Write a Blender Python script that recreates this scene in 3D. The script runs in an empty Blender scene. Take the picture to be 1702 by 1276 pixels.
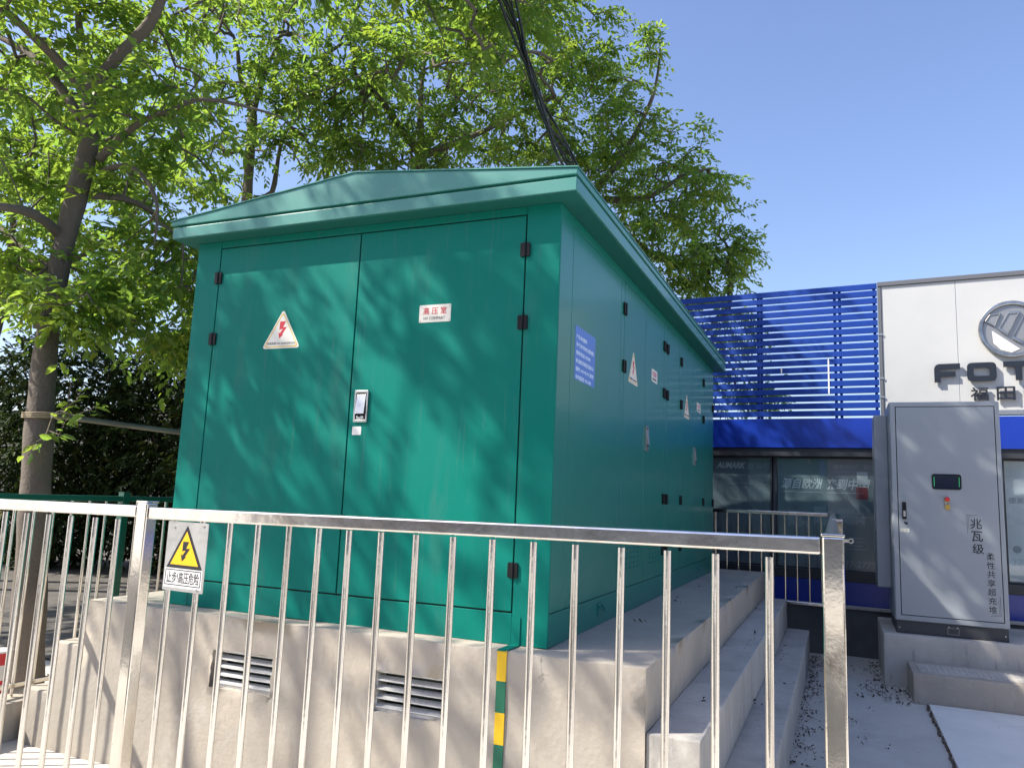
import bpy, bmesh, math, random
import numpy as np
from mathutils import Vector, Matrix

S = bpy.context.scene
COL = S.collection
PI = math.pi
random.seed(7)

# ------------------------------------------------------------------ camera
CAM_R = Vector((0.92189054, 0.38532698, 0.04050867))
CAM_U = Vector((0.01918857, -0.14983019, 0.98852553))
CAM_F = Vector((-0.38697498, 0.91053502, 0.1455209))
CAM_C = Vector((1.37677559, -3.83207805, 0.74884668))
FPX = 1286.73
cd = bpy.data.cameras.new('camera')
cam = bpy.data.objects.new('camera', cd); COL.objects.link(cam)
m = Matrix.Identity(4)
for i in range(3):
    m[i][0] = CAM_R[i]; m[i][1] = CAM_U[i]; m[i][2] = -CAM_F[i]; m[i][3] = CAM_C[i]
cam.matrix_world = m
cd.sensor_width = 36.0
cd.lens = 36.0 * FPX / 1702.0
cd.clip_start = 0.05; cd.clip_end = 2000
S.camera = cam

# ------------------------------------------------------------------ sky, sun, exposure
SUN = Vector((-1.62, -1.05, 1.96)).normalized()        # towards the sun
SUN_EL = math.asin(SUN.z)
SUN_AZ = math.atan2(SUN.x, SUN.y)                      # from +Y, clockwise
w = bpy.data.worlds.new('World'); S.world = w; w.use_nodes = True
nt = w.node_tree; nt.nodes.clear()
sky = nt.nodes.new('ShaderNodeTexSky'); sky.sky_type = 'NISHITA'; sky.sun_disc = False
sky.sun_elevation = SUN_EL; sky.sun_rotation = SUN_AZ
sky.altitude = 0; sky.air_density = 1.15; sky.dust_density = 1.5; sky.ozone_density = 4.0
bgn = nt.nodes.new('ShaderNodeBackground'); bgn.inputs[1].default_value = 0.127
wo = nt.nodes.new('ShaderNodeOutputWorld')
tn = nt.nodes.new('ShaderNodeMix'); tn.data_type = 'RGBA'; tn.blend_type = 'MULTIPLY'; tn.inputs[0].default_value = 1.0
tn.inputs[7].default_value = (1.06, 0.98, 1.06, 1)          # white balance of the camera
nt.links.new(sky.outputs[0], tn.inputs[6]); nt.links.new(tn.outputs[2], bgn.inputs[0]); nt.links.new(bgn.outputs[0], wo.inputs[0])
sl = bpy.data.lights.new('sun', 'SUN'); sl.energy = 5.0; sl.angle = math.radians(0.6); sl.color = (1.0, 0.945, 0.84)
so = bpy.data.objects.new('sun', sl); COL.objects.link(so)
so.rotation_euler = SUN.to_track_quat('Z', 'Y').to_euler()
so.location = (-10, -8, 14)
S.view_settings.view_transform = 'Standard'; S.view_settings.look = 'None'
S.view_settings.exposure = 0.90; S.view_settings.gamma = 1.0; S.view_settings.use_curve_mapping = False
S.cycles.max_bounces = 8; S.cycles.transparent_max_bounces = 12
S.cycles.use_denoising = True

G = -0.94          # ground level (0 = top of the big plinth)

# ------------------------------------------------------------------ materials
def mat(name, color, rough=0.5, metal=0.0, coat=0.0, spec=0.5, noise=None, bump=None, emis=None):
    """noise=(scale, colour2, lo, hi, stretch) mixes a second colour; bump=(scale, strength, dist)"""
    M = bpy.data.materials.new(name); M.use_nodes = True
    n = M.node_tree.nodes; L = M.node_tree.links; b = n['Principled BSDF']
    b.inputs['Base Color'].default_value = (*color, 1); b.inputs['Roughness'].default_value = rough
    b.inputs['Metallic'].default_value = metal; b.inputs['Coat Weight'].default_value = coat
    b.inputs['Coat Roughness'].default_value = 0.12
    b.inputs['Specular IOR Level'].default_value = spec
    geo = n.new('ShaderNodeNewGeometry')
    if noise:
        layers = noise if isinstance(noise, list) else [noise]
        prev = None
        for (sc, c2, lo, hi, st) in layers:
            mp = n.new('ShaderNodeMapping'); mp.inputs['Scale'].default_value = st
            L.new(geo.outputs['Position'], mp.inputs[0])
            t = n.new('ShaderNodeTexNoise'); t.inputs['Scale'].default_value = sc; t.inputs['Detail'].default_value = 6
            t.inputs['Roughness'].default_value = 0.62
            L.new(mp.outputs[0], t.inputs['Vector'])
            r = n.new('ShaderNodeMapRange'); r.inputs[1].default_value = lo; r.inputs[2].default_value = hi
            L.new(t.outputs[0], r.inputs[0])
            mx = n.new('ShaderNodeMix'); mx.data_type = 'RGBA'
            L.new(r.outputs[0], mx.inputs[0])
            if prev is None: mx.inputs[6].default_value = (*color, 1)
            else: L.new(prev, mx.inputs[6])
            mx.inputs[7].default_value = (*c2, 1)
            prev = mx.outputs[2]
        L.new(prev, b.inputs['Base Color'])
    if bump:
        bl = bump if isinstance(bump, list) else [bump]
        pn = None
        for (sc, stg, di) in bl:
            t = n.new('ShaderNodeTexNoise'); t.inputs['Scale'].default_value = sc; t.inputs['Detail'].default_value = 4
            L.new(geo.outputs['Position'], t.inputs['Vector'])
            bp = n.new('ShaderNodeBump'); bp.inputs['Strength'].default_value = stg; bp.inputs['Distance'].default_value = di
            L.new(t.outputs[0], bp.inputs['Height'])
            if pn: L.new(pn, bp.inputs['Normal'])
            pn = bp.outputs[0]
        L.new(pn, b.inputs['Normal'])
    if emis:
        b.inputs['Emission Color'].default_value = (*emis[0], 1); b.inputs['Emission Strength'].default_value = emis[1]
    return M
U = (1, 1, 1)
TEAL = (0.002, 0.165, 0.125)
M = {}
M['teal'] = mat('teal_paint', TEAL, 0.45, coat=0.0, spec=.10, noise=[(1.3, (0.009, 0.178, 0.140), .35, .7, U), (30, (0.045, 0.165, 0.135), .58, .80, (1, 1, .05)), (4, (0.04, 0.17, 0.14), .56, .85, (1, 1, .3)), (120, (0.16, 0.24, 0.21), .74, .80, (1, 1, .35))], bump=[(1.1, .12, .02), (420, .05, .001)])
M['teal_side'] = mat('teal_paint_gloss', TEAL, 0.33, coat=0.16, spec=.35, noise=[(1.1, (0.010, 0.165, 0.14), .35, .7, U), (24, (0.03, 0.16, 0.13), .62, .82, (1, 1, .05)), (200, (0.14, 0.22, 0.20), .77, .83, (1, 1, .5))], bump=[(0.9, .25, .02), (3.5, .08, .01), (420, .04, .001)])
M['teal_roof'] = mat('teal_roof_paint', (0.035, 0.20, 0.165), 0.42, coat=.2, noise=[(2.2, (0.06, 0.22, 0.19), .45, .75, U), (40, (0.10, 0.22, 0.19), .62, .8, (.3, .3, 1))], bump=(300, .05, .001))
M['teal_dark'] = mat('gap_shade', (0.004, 0.02, 0.018), 0.7)  # dark green that paints shade into door gaps and vent recesses
M['concrete'] = mat('plinth_concrete', (0.43, 0.375, 0.305), 0.85, noise=[(1.7, (0.33, 0.29, 0.24), .40, .68, (1, 1, .55)), (9, (0.46, 0.43, 0.38), .55, .8, U), (14, (0.27, 0.235, 0.19), .60, .82, (1, 1, .22)), (70, (0.30, 0.265, 0.22), .66, .82, U), (.8, (0.36, 0.325, 0.275), .45, .62, (1, 1, .6))], bump=[(3, .35, .03), (35, .45, .006), (180, .25, .002)])
M['concrete_cool'] = mat('step_concrete', (0.47, 0.44, 0.395), 0.85, noise=[(2.1, (0.34, 0.32, 0.29), .42, .68, (1, 1, .25)), (12, (0.53, 0.50, 0.45), .55, .8, U), (16, (0.20, 0.19, 0.18), .58, .82, (1, 1, .2)), (80, (0.17, 0.16, 0.15), .63, .80, U)], bump=[(3, .25, .03), (35, .35, .006), (160, .25, .002)])
M['concrete_dark'] = mat('dark_concrete', (0.13, 0.13, 0.13), 0.8, noise=[(3, (0.09, 0.09, 0.095), .4, .7, U), (30, (0.17, 0.165, 0.16), .6, .8, U)], bump=[(20, .3, .005)])  # dark grey tone for the shop's base wall
M['ground'] = mat('ground_concrete', (0.56, 0.525, 0.47), 0.9, noise=[(0.9, (0.44, 0.415, 0.375), .42, .70, U), (6, (0.56, 0.53, 0.48), .5, .8, U), (26, (0.16, 0.145, 0.125), .64, .80, U), (140, (0.20, 0.19, 0.17), .64, .8, U)], bump=[(8, .3, .01), (90, .4, .004)])
M['slab'] = mat('paving_stone', (0.74, 0.715, 0.66), 0.8, noise=[(2.2, (0.66, 0.64, 0.59), .42, .7, U), (18, (0.76, 0.73, 0.68), .5, .8, U), (110, (0.28, 0.27, 0.26), .68, .82, U)], bump=[(40, .25, .004), (200, .2, .001)])
M['steel'] = mat('polished_steel', (0.82, 0.79, 0.735), 0.13, 1.0, noise=[(9, (0.56, 0.52, 0.46), .45, .75, (1, 1, .3)), (60, (0.36, 0.32, 0.27), .68, .80, U)], bump=[(4, .22, .012), (14, .12, .004), (160, .05, .001)])
M['steel_post'] = mat('post_steel', (0.82, 0.78, 0.70), 0.11, 1.0, noise=[(5, (0.52, 0.46, 0.39), .42, .75, (1, 1, .22)), (9, (0.26, 0.22, 0.18), .62, .80, U), (34, (0.20, 0.17, 0.14), .68, .80, U)], bump=[(10, .16, .004), (120, .08, .001)])
M['alu'] = mat('louver_aluminium', (0.72, 0.72, 0.70), 0.42, 0.5, noise=[(50, (0.38, 0.37, 0.35), .55, .8, U)])
M['emblem'] = mat('emblem_metal', (0.42, 0.40, 0.37), 0.22, 1.0, noise=(9, (0.25, 0.24, 0.23), .45, .7, U))
M['chrome'] = mat('chrome', (0.72, 0.72, 0.73), 0.10, 1.0)
M['satin'] = mat('satin_metal', (0.50, 0.50, 0.48), 0.36, 1.0, noise=(40, (0.36, 0.36, 0.35), .5, .75, U))
M['black'] = mat('black_plastic', (0.008, 0.008, 0.009), 0.5, spec=.25)
M['ink'] = mat('dark_ink', (0.012, 0.014, 0.02), 0.5)
M['white'] = mat('white_sign_face', (0.78, 0.76, 0.71), 0.35)
M['cream'] = mat('sign_cream', (0.72, 0.69, 0.60), 0.4, noise=(30, (0.62, 0.58, 0.5), .55, .8, U))
M['red'] = mat('red_print', (0.55, 0.02, 0.04), 0.45)
M['gold'] = mat('gold_line', (0.70, 0.45, 0.05), 0.45)
M['yellow'] = mat('yellow_print', (0.80, 0.46, 0.01), 0.42)
M['yellow_paint'] = mat('yellow_strap_paint', (0.72, 0.45, 0.01), 0.5, noise=(60, (0.55, 0.33, 0.02), .6, .8, U))
M['green_paint'] = mat('green_strap_paint', (0.01, 0.13, 0.07), 0.5, noise=(60, (0.02, 0.10, 0.06), .6, .8, U))
M['green_rail'] = mat('green_rail_paint', (0.008, 0.085, 0.055), 0.35, coat=.3)
M['galv'] = mat('sign_zinc', (0.60, 0.60, 0.58), 0.34, 0.85, noise=(16, (0.42, 0.42, 0.41), .45, .75, U), bump=(12, .2, .006))
M['signwhite'] = mat('sign_white_band', (0.70, 0.69, 0.66), 0.4)
M['grey'] = mat('charger_grey', (0.285, 0.31, 0.335), 0.42, coat=.1, noise=(1.2, (0.265, 0.29, 0.315), .4, .7, U), bump=(380, .05, .001))
M['grey_base'] = mat('charger_base', (0.035, 0.038, 0.045), 0.5)
M['screen'] = mat('screen_glass', (0.006, 0.014, 0.034), 0.08, coat=.5)
M['led'] = mat('led_strip', (0.02, 0.25, 0.10), 0.4, emis=((0.10, 1.0, 0.35), 0.12))
M['blue'] = mat('blue_slat_paint', (0.004, 0.036, 0.24), 0.5, coat=.0, spec=.25, noise=(3, (0.006, 0.042, 0.27), .4, .7, U), bump=(5, .05, .006))
M['blue_band'] = mat('blue_fascia_panel', (0.006, 0.032, 0.29), 0.3, coat=.3, bump=(1.5, .12, .01))
M['panel_white'] = mat('white_aluminium_panel', (0.47, 0.47, 0.46), 0.3, coat=.3, noise=(1.5, (0.44, 0.44, 0.435), .45, .7, U), bump=(1.3, .22, .025))
M['trim_grey'] = mat('grey_trim', (0.16, 0.16, 0.165), 0.4, .5)
M['trim_mid'] = mat('emblem_field_grey', (0.30, 0.30, 0.30), 0.35, .6)
M['frame_dark'] = mat('dark_frame', (0.03, 0.033, 0.04), 0.4)
M['letter_dark'] = mat('letter_paint', (0.012, 0.016, 0.024), 0.35)
M['poster_dark'] = mat('poster_slate', (0.165, 0.205, 0.230), 0.5, noise=[(1.1, (0.27, 0.31, 0.32), .45, .75, U), (3.0, (0.125, 0.16, 0.18), .5, .8, U)])
M['poster_light'] = mat('poster_pale', (0.82, 0.83, 0.84), 0.5, noise=[(2.0, (0.50, 0.53, 0.55), .4, .7, U)])
M['poster_text'] = mat('poster_text_grey', (0.62, 0.65, 0.66), 0.5)
M['poster_mid'] = mat('poster_mid_grey', (0.30, 0.34, 0.36), 0.5)
M['poster_red'] = mat('poster_red', (0.25, 0.05, 0.06), 0.5)
M['notice_blue'] = mat('notice_blue', (0.07, 0.19, 0.55), 0.4)
M['notice_text'] = mat('notice_text', (0.70, 0.82, 0.92), 0.4)
M['pink'] = mat('pink_print', (0.55, 0.12, 0.2), 0.5)
M['brick'] = mat('street_plaster', (0.52, 0.48, 0.43), 0.85, noise=(.35, (0.38, 0.24, 0.19), .4, .7, U))
M['glass_dark'] = mat('dark_glass', (0.02, 0.025, 0.03), 0.1)
M['asphalt'] = mat('asphalt', (0.055, 0.055, 0.057), 0.9, noise=(40, (0.035, 0.035, 0.037), .5, .75, U))
M['soil_shade'] = mat('bed_soil_shade', (0.11, 0.10, 0.09), 0.95, noise=[(3, (0.07, 0.062, 0.055), .4, .7, U), (40, (0.16, 0.14, 0.12), .6, .8, U)], bump=(20, .5, .02))
M['cable'] = mat('cable_rubber', (0.012, 0.012, 0.013), 0.5)
M['pole_wood'] = mat('weathered_pole', (0.22, 0.20, 0.16), 0.7, noise=(14, (0.12, 0.11, 0.085), .45, .7, (.2, .2, 1)))
M['rope'] = mat('tie_rope', (0.38, 0.31, 0.20), 0.8)
M['bark'] = mat('bark', (0.135, 0.110, 0.088), 0.9, noise=[(5, (0.095, 0.078, 0.063), .42, .7, (1, 1, .5)), (30, (0.19, 0.16, 0.13), .58, .8, (1, 1, 2.2))], bump=[(9, .4, .02), (45, .6, .012)])
M['brass'] = mat('brass', (0.62, 0.42, 0.12), 0.3, 1.0)
M['bollard_white'] = mat('bollard_white', (0.62, 0.60, 0.57), 0.5, noise=(25, (0.40, 0.38, 0.36), .6, .8, U))
M['bollard_red'] = mat('bollard_red', (0.50, 0.02, 0.03), 0.45, noise=(30, (0.45, 0.30, 0.28), .66, .8, U))
M['wall_far'] = mat('far_wall', (0.10, 0.10, 0.09), 0.9, noise=(2, (0.07, 0.07, 0.065), .4, .7, U))
M['shop_wall'] = mat('shop_wall', (0.35, 0.36, 0.38), 0.8, noise=(3, (0.28, 0.29, 0.30), .4, .7, U))
M['litter'] = mat('dead_leaf', (0.10, 0.07, 0.045), 0.8, noise=(8, (0.05, 0.035, 0.025), .4, .7, U))

def soffit_mat():
    X = mat('perforated_soffit', (0.010, 0.10, 0.082), 0.5)
    n = X.node_tree.nodes; L = X.node_tree.links; b = n['Principled BSDF']
    geo = n.new('ShaderNodeNewGeometry')
    vo = n.new('ShaderNodeTexVoronoi'); vo.inputs['Scale'].default_value = 62; vo.inputs['Randomness'].default_value = 0.0
    L.new(geo.outputs['Position'], vo.inputs['Vector'])
    r = n.new('ShaderNodeMapRange'); r.inputs[1].default_value = .30; r.inputs[2].default_value = .36
    L.new(vo.outputs['Distance'], r.inputs[0])
    mx = n.new('ShaderNodeMix'); mx.data_type = 'RGBA'
    mx.inputs[6].default_value = (0.002, 0.012, 0.011, 1); mx.inputs[7].default_value = (0.012, 0.13, 0.105, 1)
    L.new(r.outputs[0], mx.inputs[0]); L.new(mx.outputs[2], b.inputs['Base Color'])
    return X
M['soffit'] = soffit_mat()

def glass_mat():
    X = bpy.data.materials.new('window_glass'); X.use_nodes = True
    n = X.node_tree.nodes; L = X.node_tree.links; n.clear()
    o = n.new('ShaderNodeOutputMaterial'); t = n.new('ShaderNodeBsdfTransparent'); t.inputs[0].default_value = (0.90, 0.94, 0.95, 1)
    g = n.new('ShaderNodeBsdfGlossy'); g.inputs['Roughness'].default_value = 0.02
    lw = n.new('ShaderNodeLayerWeight'); lw.inputs[0].default_value = .5      # same from both faces of the thin pane
    pw = n.new('ShaderNodeMath'); pw.operation = 'POWER'; pw.inputs[1].default_value = 4.0
    f = n.new('ShaderNodeMath'); f.operation = 'MULTIPLY_ADD'; f.inputs[1].default_value = .9; f.inputs[2].default_value = .07
    L.new(lw.outputs['Facing'], pw.inputs[0]); L.new(pw.outputs[0], f.inputs[0])
    mx = n.new('ShaderNodeMixShader')
    L.new(f.outputs[0], mx.inputs[0]); L.new(t.outputs[0], mx.inputs[1]); L.new(g.outputs[0], mx.inputs[2]); L.new(mx.outputs[0], o.inputs[0])
    return X
M['glass'] = glass_mat()

def leaf_mat(name, c1, c2, tr, trw=0.42):
    X = bpy.data.materials.new(name); X.use_nodes = True
    n = X.node_tree.nodes; L = X.node_tree.links; b = n['Principled BSDF']
    at_ = n.new('ShaderNodeAttribute'); at_.attribute_name = 'tint'
    mx = n.new('ShaderNodeMix'); mx.data_type = 'RGBA'
    mx.inputs[6].default_value = (*c1, 1); mx.inputs[7].default_value = (*c2, 1)
    L.new(at_.outputs['Fac'], mx.inputs[0]); L.new(mx.outputs[2], b.inputs['Base Color'])
    ol = n.new('ShaderNodeMapRange'); ol.inputs[1].default_value = 1.02; ol.inputs[2].default_value = 1.25
    L.new(at_.outputs['Fac'], ol.inputs[0])
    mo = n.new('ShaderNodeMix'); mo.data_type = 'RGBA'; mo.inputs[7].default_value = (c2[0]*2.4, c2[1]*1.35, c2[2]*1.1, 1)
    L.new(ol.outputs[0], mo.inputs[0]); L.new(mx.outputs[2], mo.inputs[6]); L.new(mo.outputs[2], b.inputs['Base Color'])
    b.inputs['Roughness'].default_value = 0.42 if trw > .3 else 0.65; b.inputs['Specular IOR Level'].default_value = 0.45 if trw > .3 else 0.2
    t = n.new('ShaderNodeBsdfTranslucent')
    m2 = n.new('ShaderNodeMix'); m2.data_type = 'RGBA'
    m2.inputs[6].default_value = (*tr, 1); m2.inputs[7].default_value = (tr[0]*1.35, tr[1]*1.05, tr[2]*.7, 1)
    L.new(at_.outputs['Fac'], m2.inputs[0]); L.new(m2.outputs[2], t.inputs[0])
    ms = n.new('ShaderNodeMixShader'); ms.inputs[0].default_value = trw
    L.new(b.outputs[0], ms.inputs[1]); L.new(t.outputs[0], ms.inputs[2])
    L.new(ms.outputs[0], n['Material Output'].inputs[0])
    return X
M['leaf'] = leaf_mat('leaf_green', (0.040, 0.100, 0.020), (0.095, 0.150, 0.030), (0.29, 0.50, 0.075), .52)
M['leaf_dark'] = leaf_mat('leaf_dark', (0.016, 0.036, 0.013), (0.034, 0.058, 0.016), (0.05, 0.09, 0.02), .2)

# ------------------------------------------------------------------ builders
class MB:
    def __init__(self): self.v = []; self.f = []; self.mi = []; self.sm = []
    def add(self, vs, fs, mi=0, smooth=False):
        o = len(self.v); self.v += [tuple(p) for p in vs]
        for f in fs: self.f.append([o + i for i in f]); self.mi.append(mi); self.sm.append(smooth)
        return self
    def box(self, a, b, mi=0, T=None):
        x0, y0, z0 = a; x1, y1, z1 = b
        vs = [(x0,y0,z0),(x1,y0,z0),(x1,y1,z0),(x0,y1,z0),(x0,y0,z1),(x1,y0,z1),(x1,y1,z1),(x0,y1,z1)]
        if T: vs = [T(*p) for p in vs]
        return self.add(vs, [(0,3,2,1),(4,5,6,7),(0,1,5,4),(1,2,6,5),(2,3,7,6),(3,0,4,7)], mi)
    def prism(self, poly, T, d0, d1, mi=0):
        """poly in (a,b); T(a,b,d) -> point"""
        n = len(poly)
        vs = [T(a, b, d0) for a, b in poly] + [T(a, b, d1) for a, b in poly]
        fs = [list(range(n))[::-1], list(range(n, 2*n))] + [(i, (i+1) % n, n+(i+1) % n, n+i) for i in range(n)]
        return self.add(vs, fs, mi)
    def ring(self, outer, inner, T, d0, d1, mi=0):
        n = len(outer)
        vs = [T(a,b,d0) for a,b in outer] + [T(a,b,d0) for a,b in inner] + [T(a,b,d1) for a,b in outer] + [T(a,b,d1) for a,b in inner]
        fs = []
        for i in range(n):
            j = (i+1) % n
            fs += [(i, j, n+j, n+i), (2*n+i, 3*n+i, 3*n+j, 2*n+j), (i, 2*n+i, 2*n+j, j), (n+i, n+j, 3*n+j, 3*n+i)]
        return self.add(vs, fs, mi)
    def tube(self, pts, rad, n=10, mi=0, cap=True, smooth=True):
        pts = [Vector(p) for p in pts]
        rad = [float(q) for q in rad] if hasattr(rad, '__len__') else [float(rad)]*len(pts)
        vs = []; up = None
        for i, p in enumerate(pts):
            d = (pts[min(i+1, len(pts)-1)] - pts[max(i-1, 0)]).normalized()
            if up is None:
                up = Vector((0,0,1)) if abs(d.z) < .9 else Vector((1,0,0))
            a = d.cross(up).normalized(); up = a.cross(d).normalized()
            for k in range(n):
                t = 2*PI*k/n; vs.append(p + rad[i]*(math.cos(t)*a + math.sin(t)*up))
        fs = []
        for i in range(len(pts)-1):
            for k in range(n):
                k2 = (k+1) % n; fs.append((i*n+k, i*n+k2, (i+1)*n+k2, (i+1)*n+k))
        self.add(vs, fs, mi, smooth)
        if cap:
            self.add(vs[:n], [list(range(n))[::-1]], mi); self.add(vs[-n:], [list(range(n))], mi)
        return self
    def build(self, name, mats, parent=None, bevel=0, loc=None, segs=2):
        if not isinstance(mats, (list, tuple)): mats = [mats]
        org = Vector((0,0,0))
        if parent is not None:
            p = parent
            while p is not None: org += Vector(p.location); p = p.parent
        if loc is not None: loc = Vector(loc) - org
        else: loc = Vector((0,0,0))
        off = org + loc
        me = bpy.data.meshes.new(name)
        me.from_pydata([(a-off.x, b-off.y, c-off.z) for a,b,c in self.v], [], self.f)
        for mm in mats: me.materials.append(mm)
        me.polygons.foreach_set('material_index', self.mi); me.polygons.foreach_set('use_smooth', self.sm)
        bm = bmesh.new(); bm.from_mesh(me); bmesh.ops.recalc_face_normals(bm, faces=bm.faces); bm.to_mesh(me); bm.free()
        me.update()
        o = bpy.data.objects.new(name, me); COL.objects.link(o); o.location = loc
        if parent is not None: o.parent = parent
        if bevel:
            b = o.modifiers.new('edge', 'BEVEL'); b.width = bevel; b.segments = segs; b.limit_method = 'ANGLE'; b.angle_limit = math.radians(40)
        return o

def thing(name, label, cat, loc=(0,0,0), group=None):
    o = bpy.data.objects.new(name, None); COL.objects.link(o); o.location = loc
    o.empty_display_size = .1
    return tag(o, label, cat, group)
def tag(o, label, cat, group=None):
    o['label'] = label; o['category'] = cat
    if group: o['group'] = group
    return o
def struct(o): o['kind'] = 'structure'; return o
def dupmesh(o, parent, dloc):
    c = o.copy(); COL.objects.link(c); c.parent = parent
    c.location = Vector(o.location) + Vector(dloc); return c

def text(name, body, T, x0, x1, y0, y1, m, parent, ext=0.0006, offs=0.0, shear=0.0, fit=True, d0=0.0):
    """flat lettering fitted into the box x0..x1, y0..y1 of the frame T(a,b,d)"""
    cu = bpy.data.curves.new(name, 'FONT'); cu.body = body; cu.size = 1.0; cu.extrude = 0.5; cu.offset = offs; cu.shear = shear
    cu.resolution_u = 3
    tmp = bpy.data.objects.new('tmp_text', cu); COL.objects.link(tmp)
    dg = bpy.context.evaluated_depsgraph_get()
    me = bpy.data.meshes.new_from_object(tmp.evaluated_get(dg))
    bpy.data.objects.remove(tmp); bpy.data.curves.remove(cu)
    n = len(me.vertices); co = np.empty(n*3); me.vertices.foreach_get('co', co); co = co.reshape(-1, 3)
    mn, mx = co.min(0), co.max(0)
    sx = (x1-x0)/max(mx[0]-mn[0], 1e-6); sy = (y1-y0)/max(mx[1]-mn[1], 1e-6)
    if not fit: sx = sy = min(sx, sy)
    org = Vector((0,0,0)); p = parent
    while p is not None: org += Vector(p.location); p = p.parent
    out = []
    for c in co:
        a = x0 + (c[0]-mn[0])*sx; b = y0 + (c[1]-mn[1])*sy; d = d0 + (c[2]+.5)*ext
        q = T(a, b, d); out += [q[0]-org.x, q[1]-org.y, q[2]-org.z]
    me.vertices.foreach_set('co', out); me.materials.clear(); me.materials.append(m)
    me.name = name
    bm = bmesh.new(); bm.from_mesh(me); bmesh.ops.recalc_face_normals(bm, faces=bm.faces); bm.to_mesh(me); bm.free()
    me.update()
    o = bpy.data.objects.new(name, me); COL.objects.link(o); o.parent = parent
    return o

def rounded(pts, r, n=4):
    """round the corners of a polygon"""
    out = []; k = len(pts)
    for i in range(k):
        p = Vector(pts[i]); a = (Vector(pts[i-1]) - p); b = (Vector(pts[(i+1) % k]) - p)
        rr = min(r, a.length*.45, b.length*.45)
        A = p + a.normalized()*rr; B = p + b.normalized()*rr
        for j in range(n+1):
            t = j/n; q = A*(1-t)**2 + p*2*t*(1-t) + B*t*t; out.append((q.x, q.y))
    return out
def circle(cx, cy, r, n=32, ry=None):
    return [(cx + r*math.cos(2*PI*k/n), cy + (ry or r)*math.sin(2*PI*k/n)) for k in range(n)]
def rect(x0, x1, y0, y1): return [(x0,y0),(x1,y0),(x1,y1),(x0,y1)]
def lerp_poly(p, c, s): return [(c[0]+(a-c[0])*s, c[1]+(b-c[1])*s) for a, b in p]
def fF(y): return lambda a, b, d: (a, y - d, b)            # faces -Y: a = X, b = Z
def fS(x): return lambda a, b, d: (x + d, a, b)            # faces +X: a = Y, b = Z
FD = Vector((.9962, -.0869, 0)); FN = Vector((-.0869, -.9962, 0)); FP = Vector((1.6, 6.5, 0))
def fac(u, z, n=0.0):
    p = FP + FD*u + FN*n; return (p.x, p.y, z)
def fF2(n0): return lambda a, b, d: fac(a, b, n0 + d)
BOLT = [(.10,1.0),(.62,1.0),(.40,.66),(.74,.66),(.34,.22),(.47,.24),(.12,0),(.0,.36),(.13,.30),(.40,.56),(.08,.52)]
def bolt(x0, x1, y0, y1): return [(x0+a*(x1-x0)/.74, y0+b*(y1-y0)) for a, b in BOLT]

def worn(o, step=.07, amt=.010):
    """cut a cast block finely and let its faces and edges wander a few millimetres"""
    me = o.data; bm = bmesh.new(); bm.from_mesh(me)
    for ax in range(3):
        cs = [v.co[ax] for v in bm.verts]; lo, hi = min(cs), max(cs); k = max(1, min(90, int((hi-lo)/step)))
        for i in range(1, k):
            no = [0, 0, 0]; no[ax] = 1; co = [0, 0, 0]; co[ax] = lo + (hi-lo)*i/k
            bmesh.ops.bisect_plane(bm, geom=bm.verts[:]+bm.edges[:]+bm.faces[:], dist=1e-5, plane_co=co, plane_no=no)
    bm.to_mesh(me); bm.free()
    for p in me.polygons: p.use_smooth = True
    o.modifiers.clear()
    b = o.modifiers.new('edge', 'BEVEL'); b.width = .010; b.segments = 3; b.limit_method = 'ANGLE'; b.angle_limit = math.radians(60)
    for nm, sz, am in (('lump', .28, amt), ('chip', .055, amt*.55)):
        tx = bpy.data.textures.get(nm) or bpy.data.textures.new(nm, 'CLOUDS'); tx.noise_scale = sz; tx.noise_depth = 2
        d = o.modifiers.new(nm, 'DISPLACE'); d.texture = tx; d.texture_coords = 'GLOBAL'; d.strength = am; d.mid_level = .5
def cracks(M_, scale=1.1, width=.004, col=(0.10, 0.09, 0.08)):
    n = M_.node_tree.nodes; L = M_.node_tree.links; b = n['Principled BSDF']
    src = b.inputs['Base Color'].links[0].from_socket
    geo = n.new('ShaderNodeNewGeometry'); ns = n.new('ShaderNodeTexNoise'); ns.inputs['Scale'].default_value = 5; ns.inputs['Detail'].default_value = 5
    L.new(geo.outputs['Position'], ns.inputs['Vector'])
    ad = n.new('ShaderNodeVectorMath'); ad.operation = 'MULTIPLY_ADD'; ad.inputs[1].default_value = (.35, .35, .35)
    L.new(ns.outputs['Color'], ad.inputs[0]); L.new(geo.outputs['Position'], ad.inputs[2])
    vo = n.new('ShaderNodeTexVoronoi'); vo.feature = 'DISTANCE_TO_EDGE'; vo.inputs['Scale'].default_value = scale
    L.new(ad.outputs[0], vo.inputs['Vector'])
    r = n.new('ShaderNodeMapRange'); r.inputs[1].default_value = width*scale; r.inputs[2].default_value = 0; L.new(vo.outputs['Distance'], r.inputs[0])
    mk = n.new('ShaderNodeTexNoise'); mk.inputs['Scale'].default_value = 1.3; L.new(geo.outputs['Position'], mk.inputs['Vector'])
    r2 = n.new('ShaderNodeMapRange'); r2.inputs[1].default_value = .60; r2.inputs[2].default_value = .72; L.new(mk.outputs[0], r2.inputs[0])
    mu = n.new('ShaderNodeMath'); mu.operation = 'MULTIPLY'; L.new(r.outputs[0], mu.inputs[0]); L.new(r2.outputs[0], mu.inputs[1])
    mx = n.new('ShaderNodeMix'); mx.data_type = 'RGBA'; L.new(mu.outputs[0], mx.inputs[0]); L.new(src, mx.inputs[6]); mx.inputs[7].default_value = (*col, 1)
    L.new(mx.outputs[2], b.inputs['Base Color'])
cracks(M['concrete']); cracks(M['concrete_cool'], 1.3); cracks(M['ground'], .8, .006); cracks(M['slab'], .7, .003, (.3, .29, .27))

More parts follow.
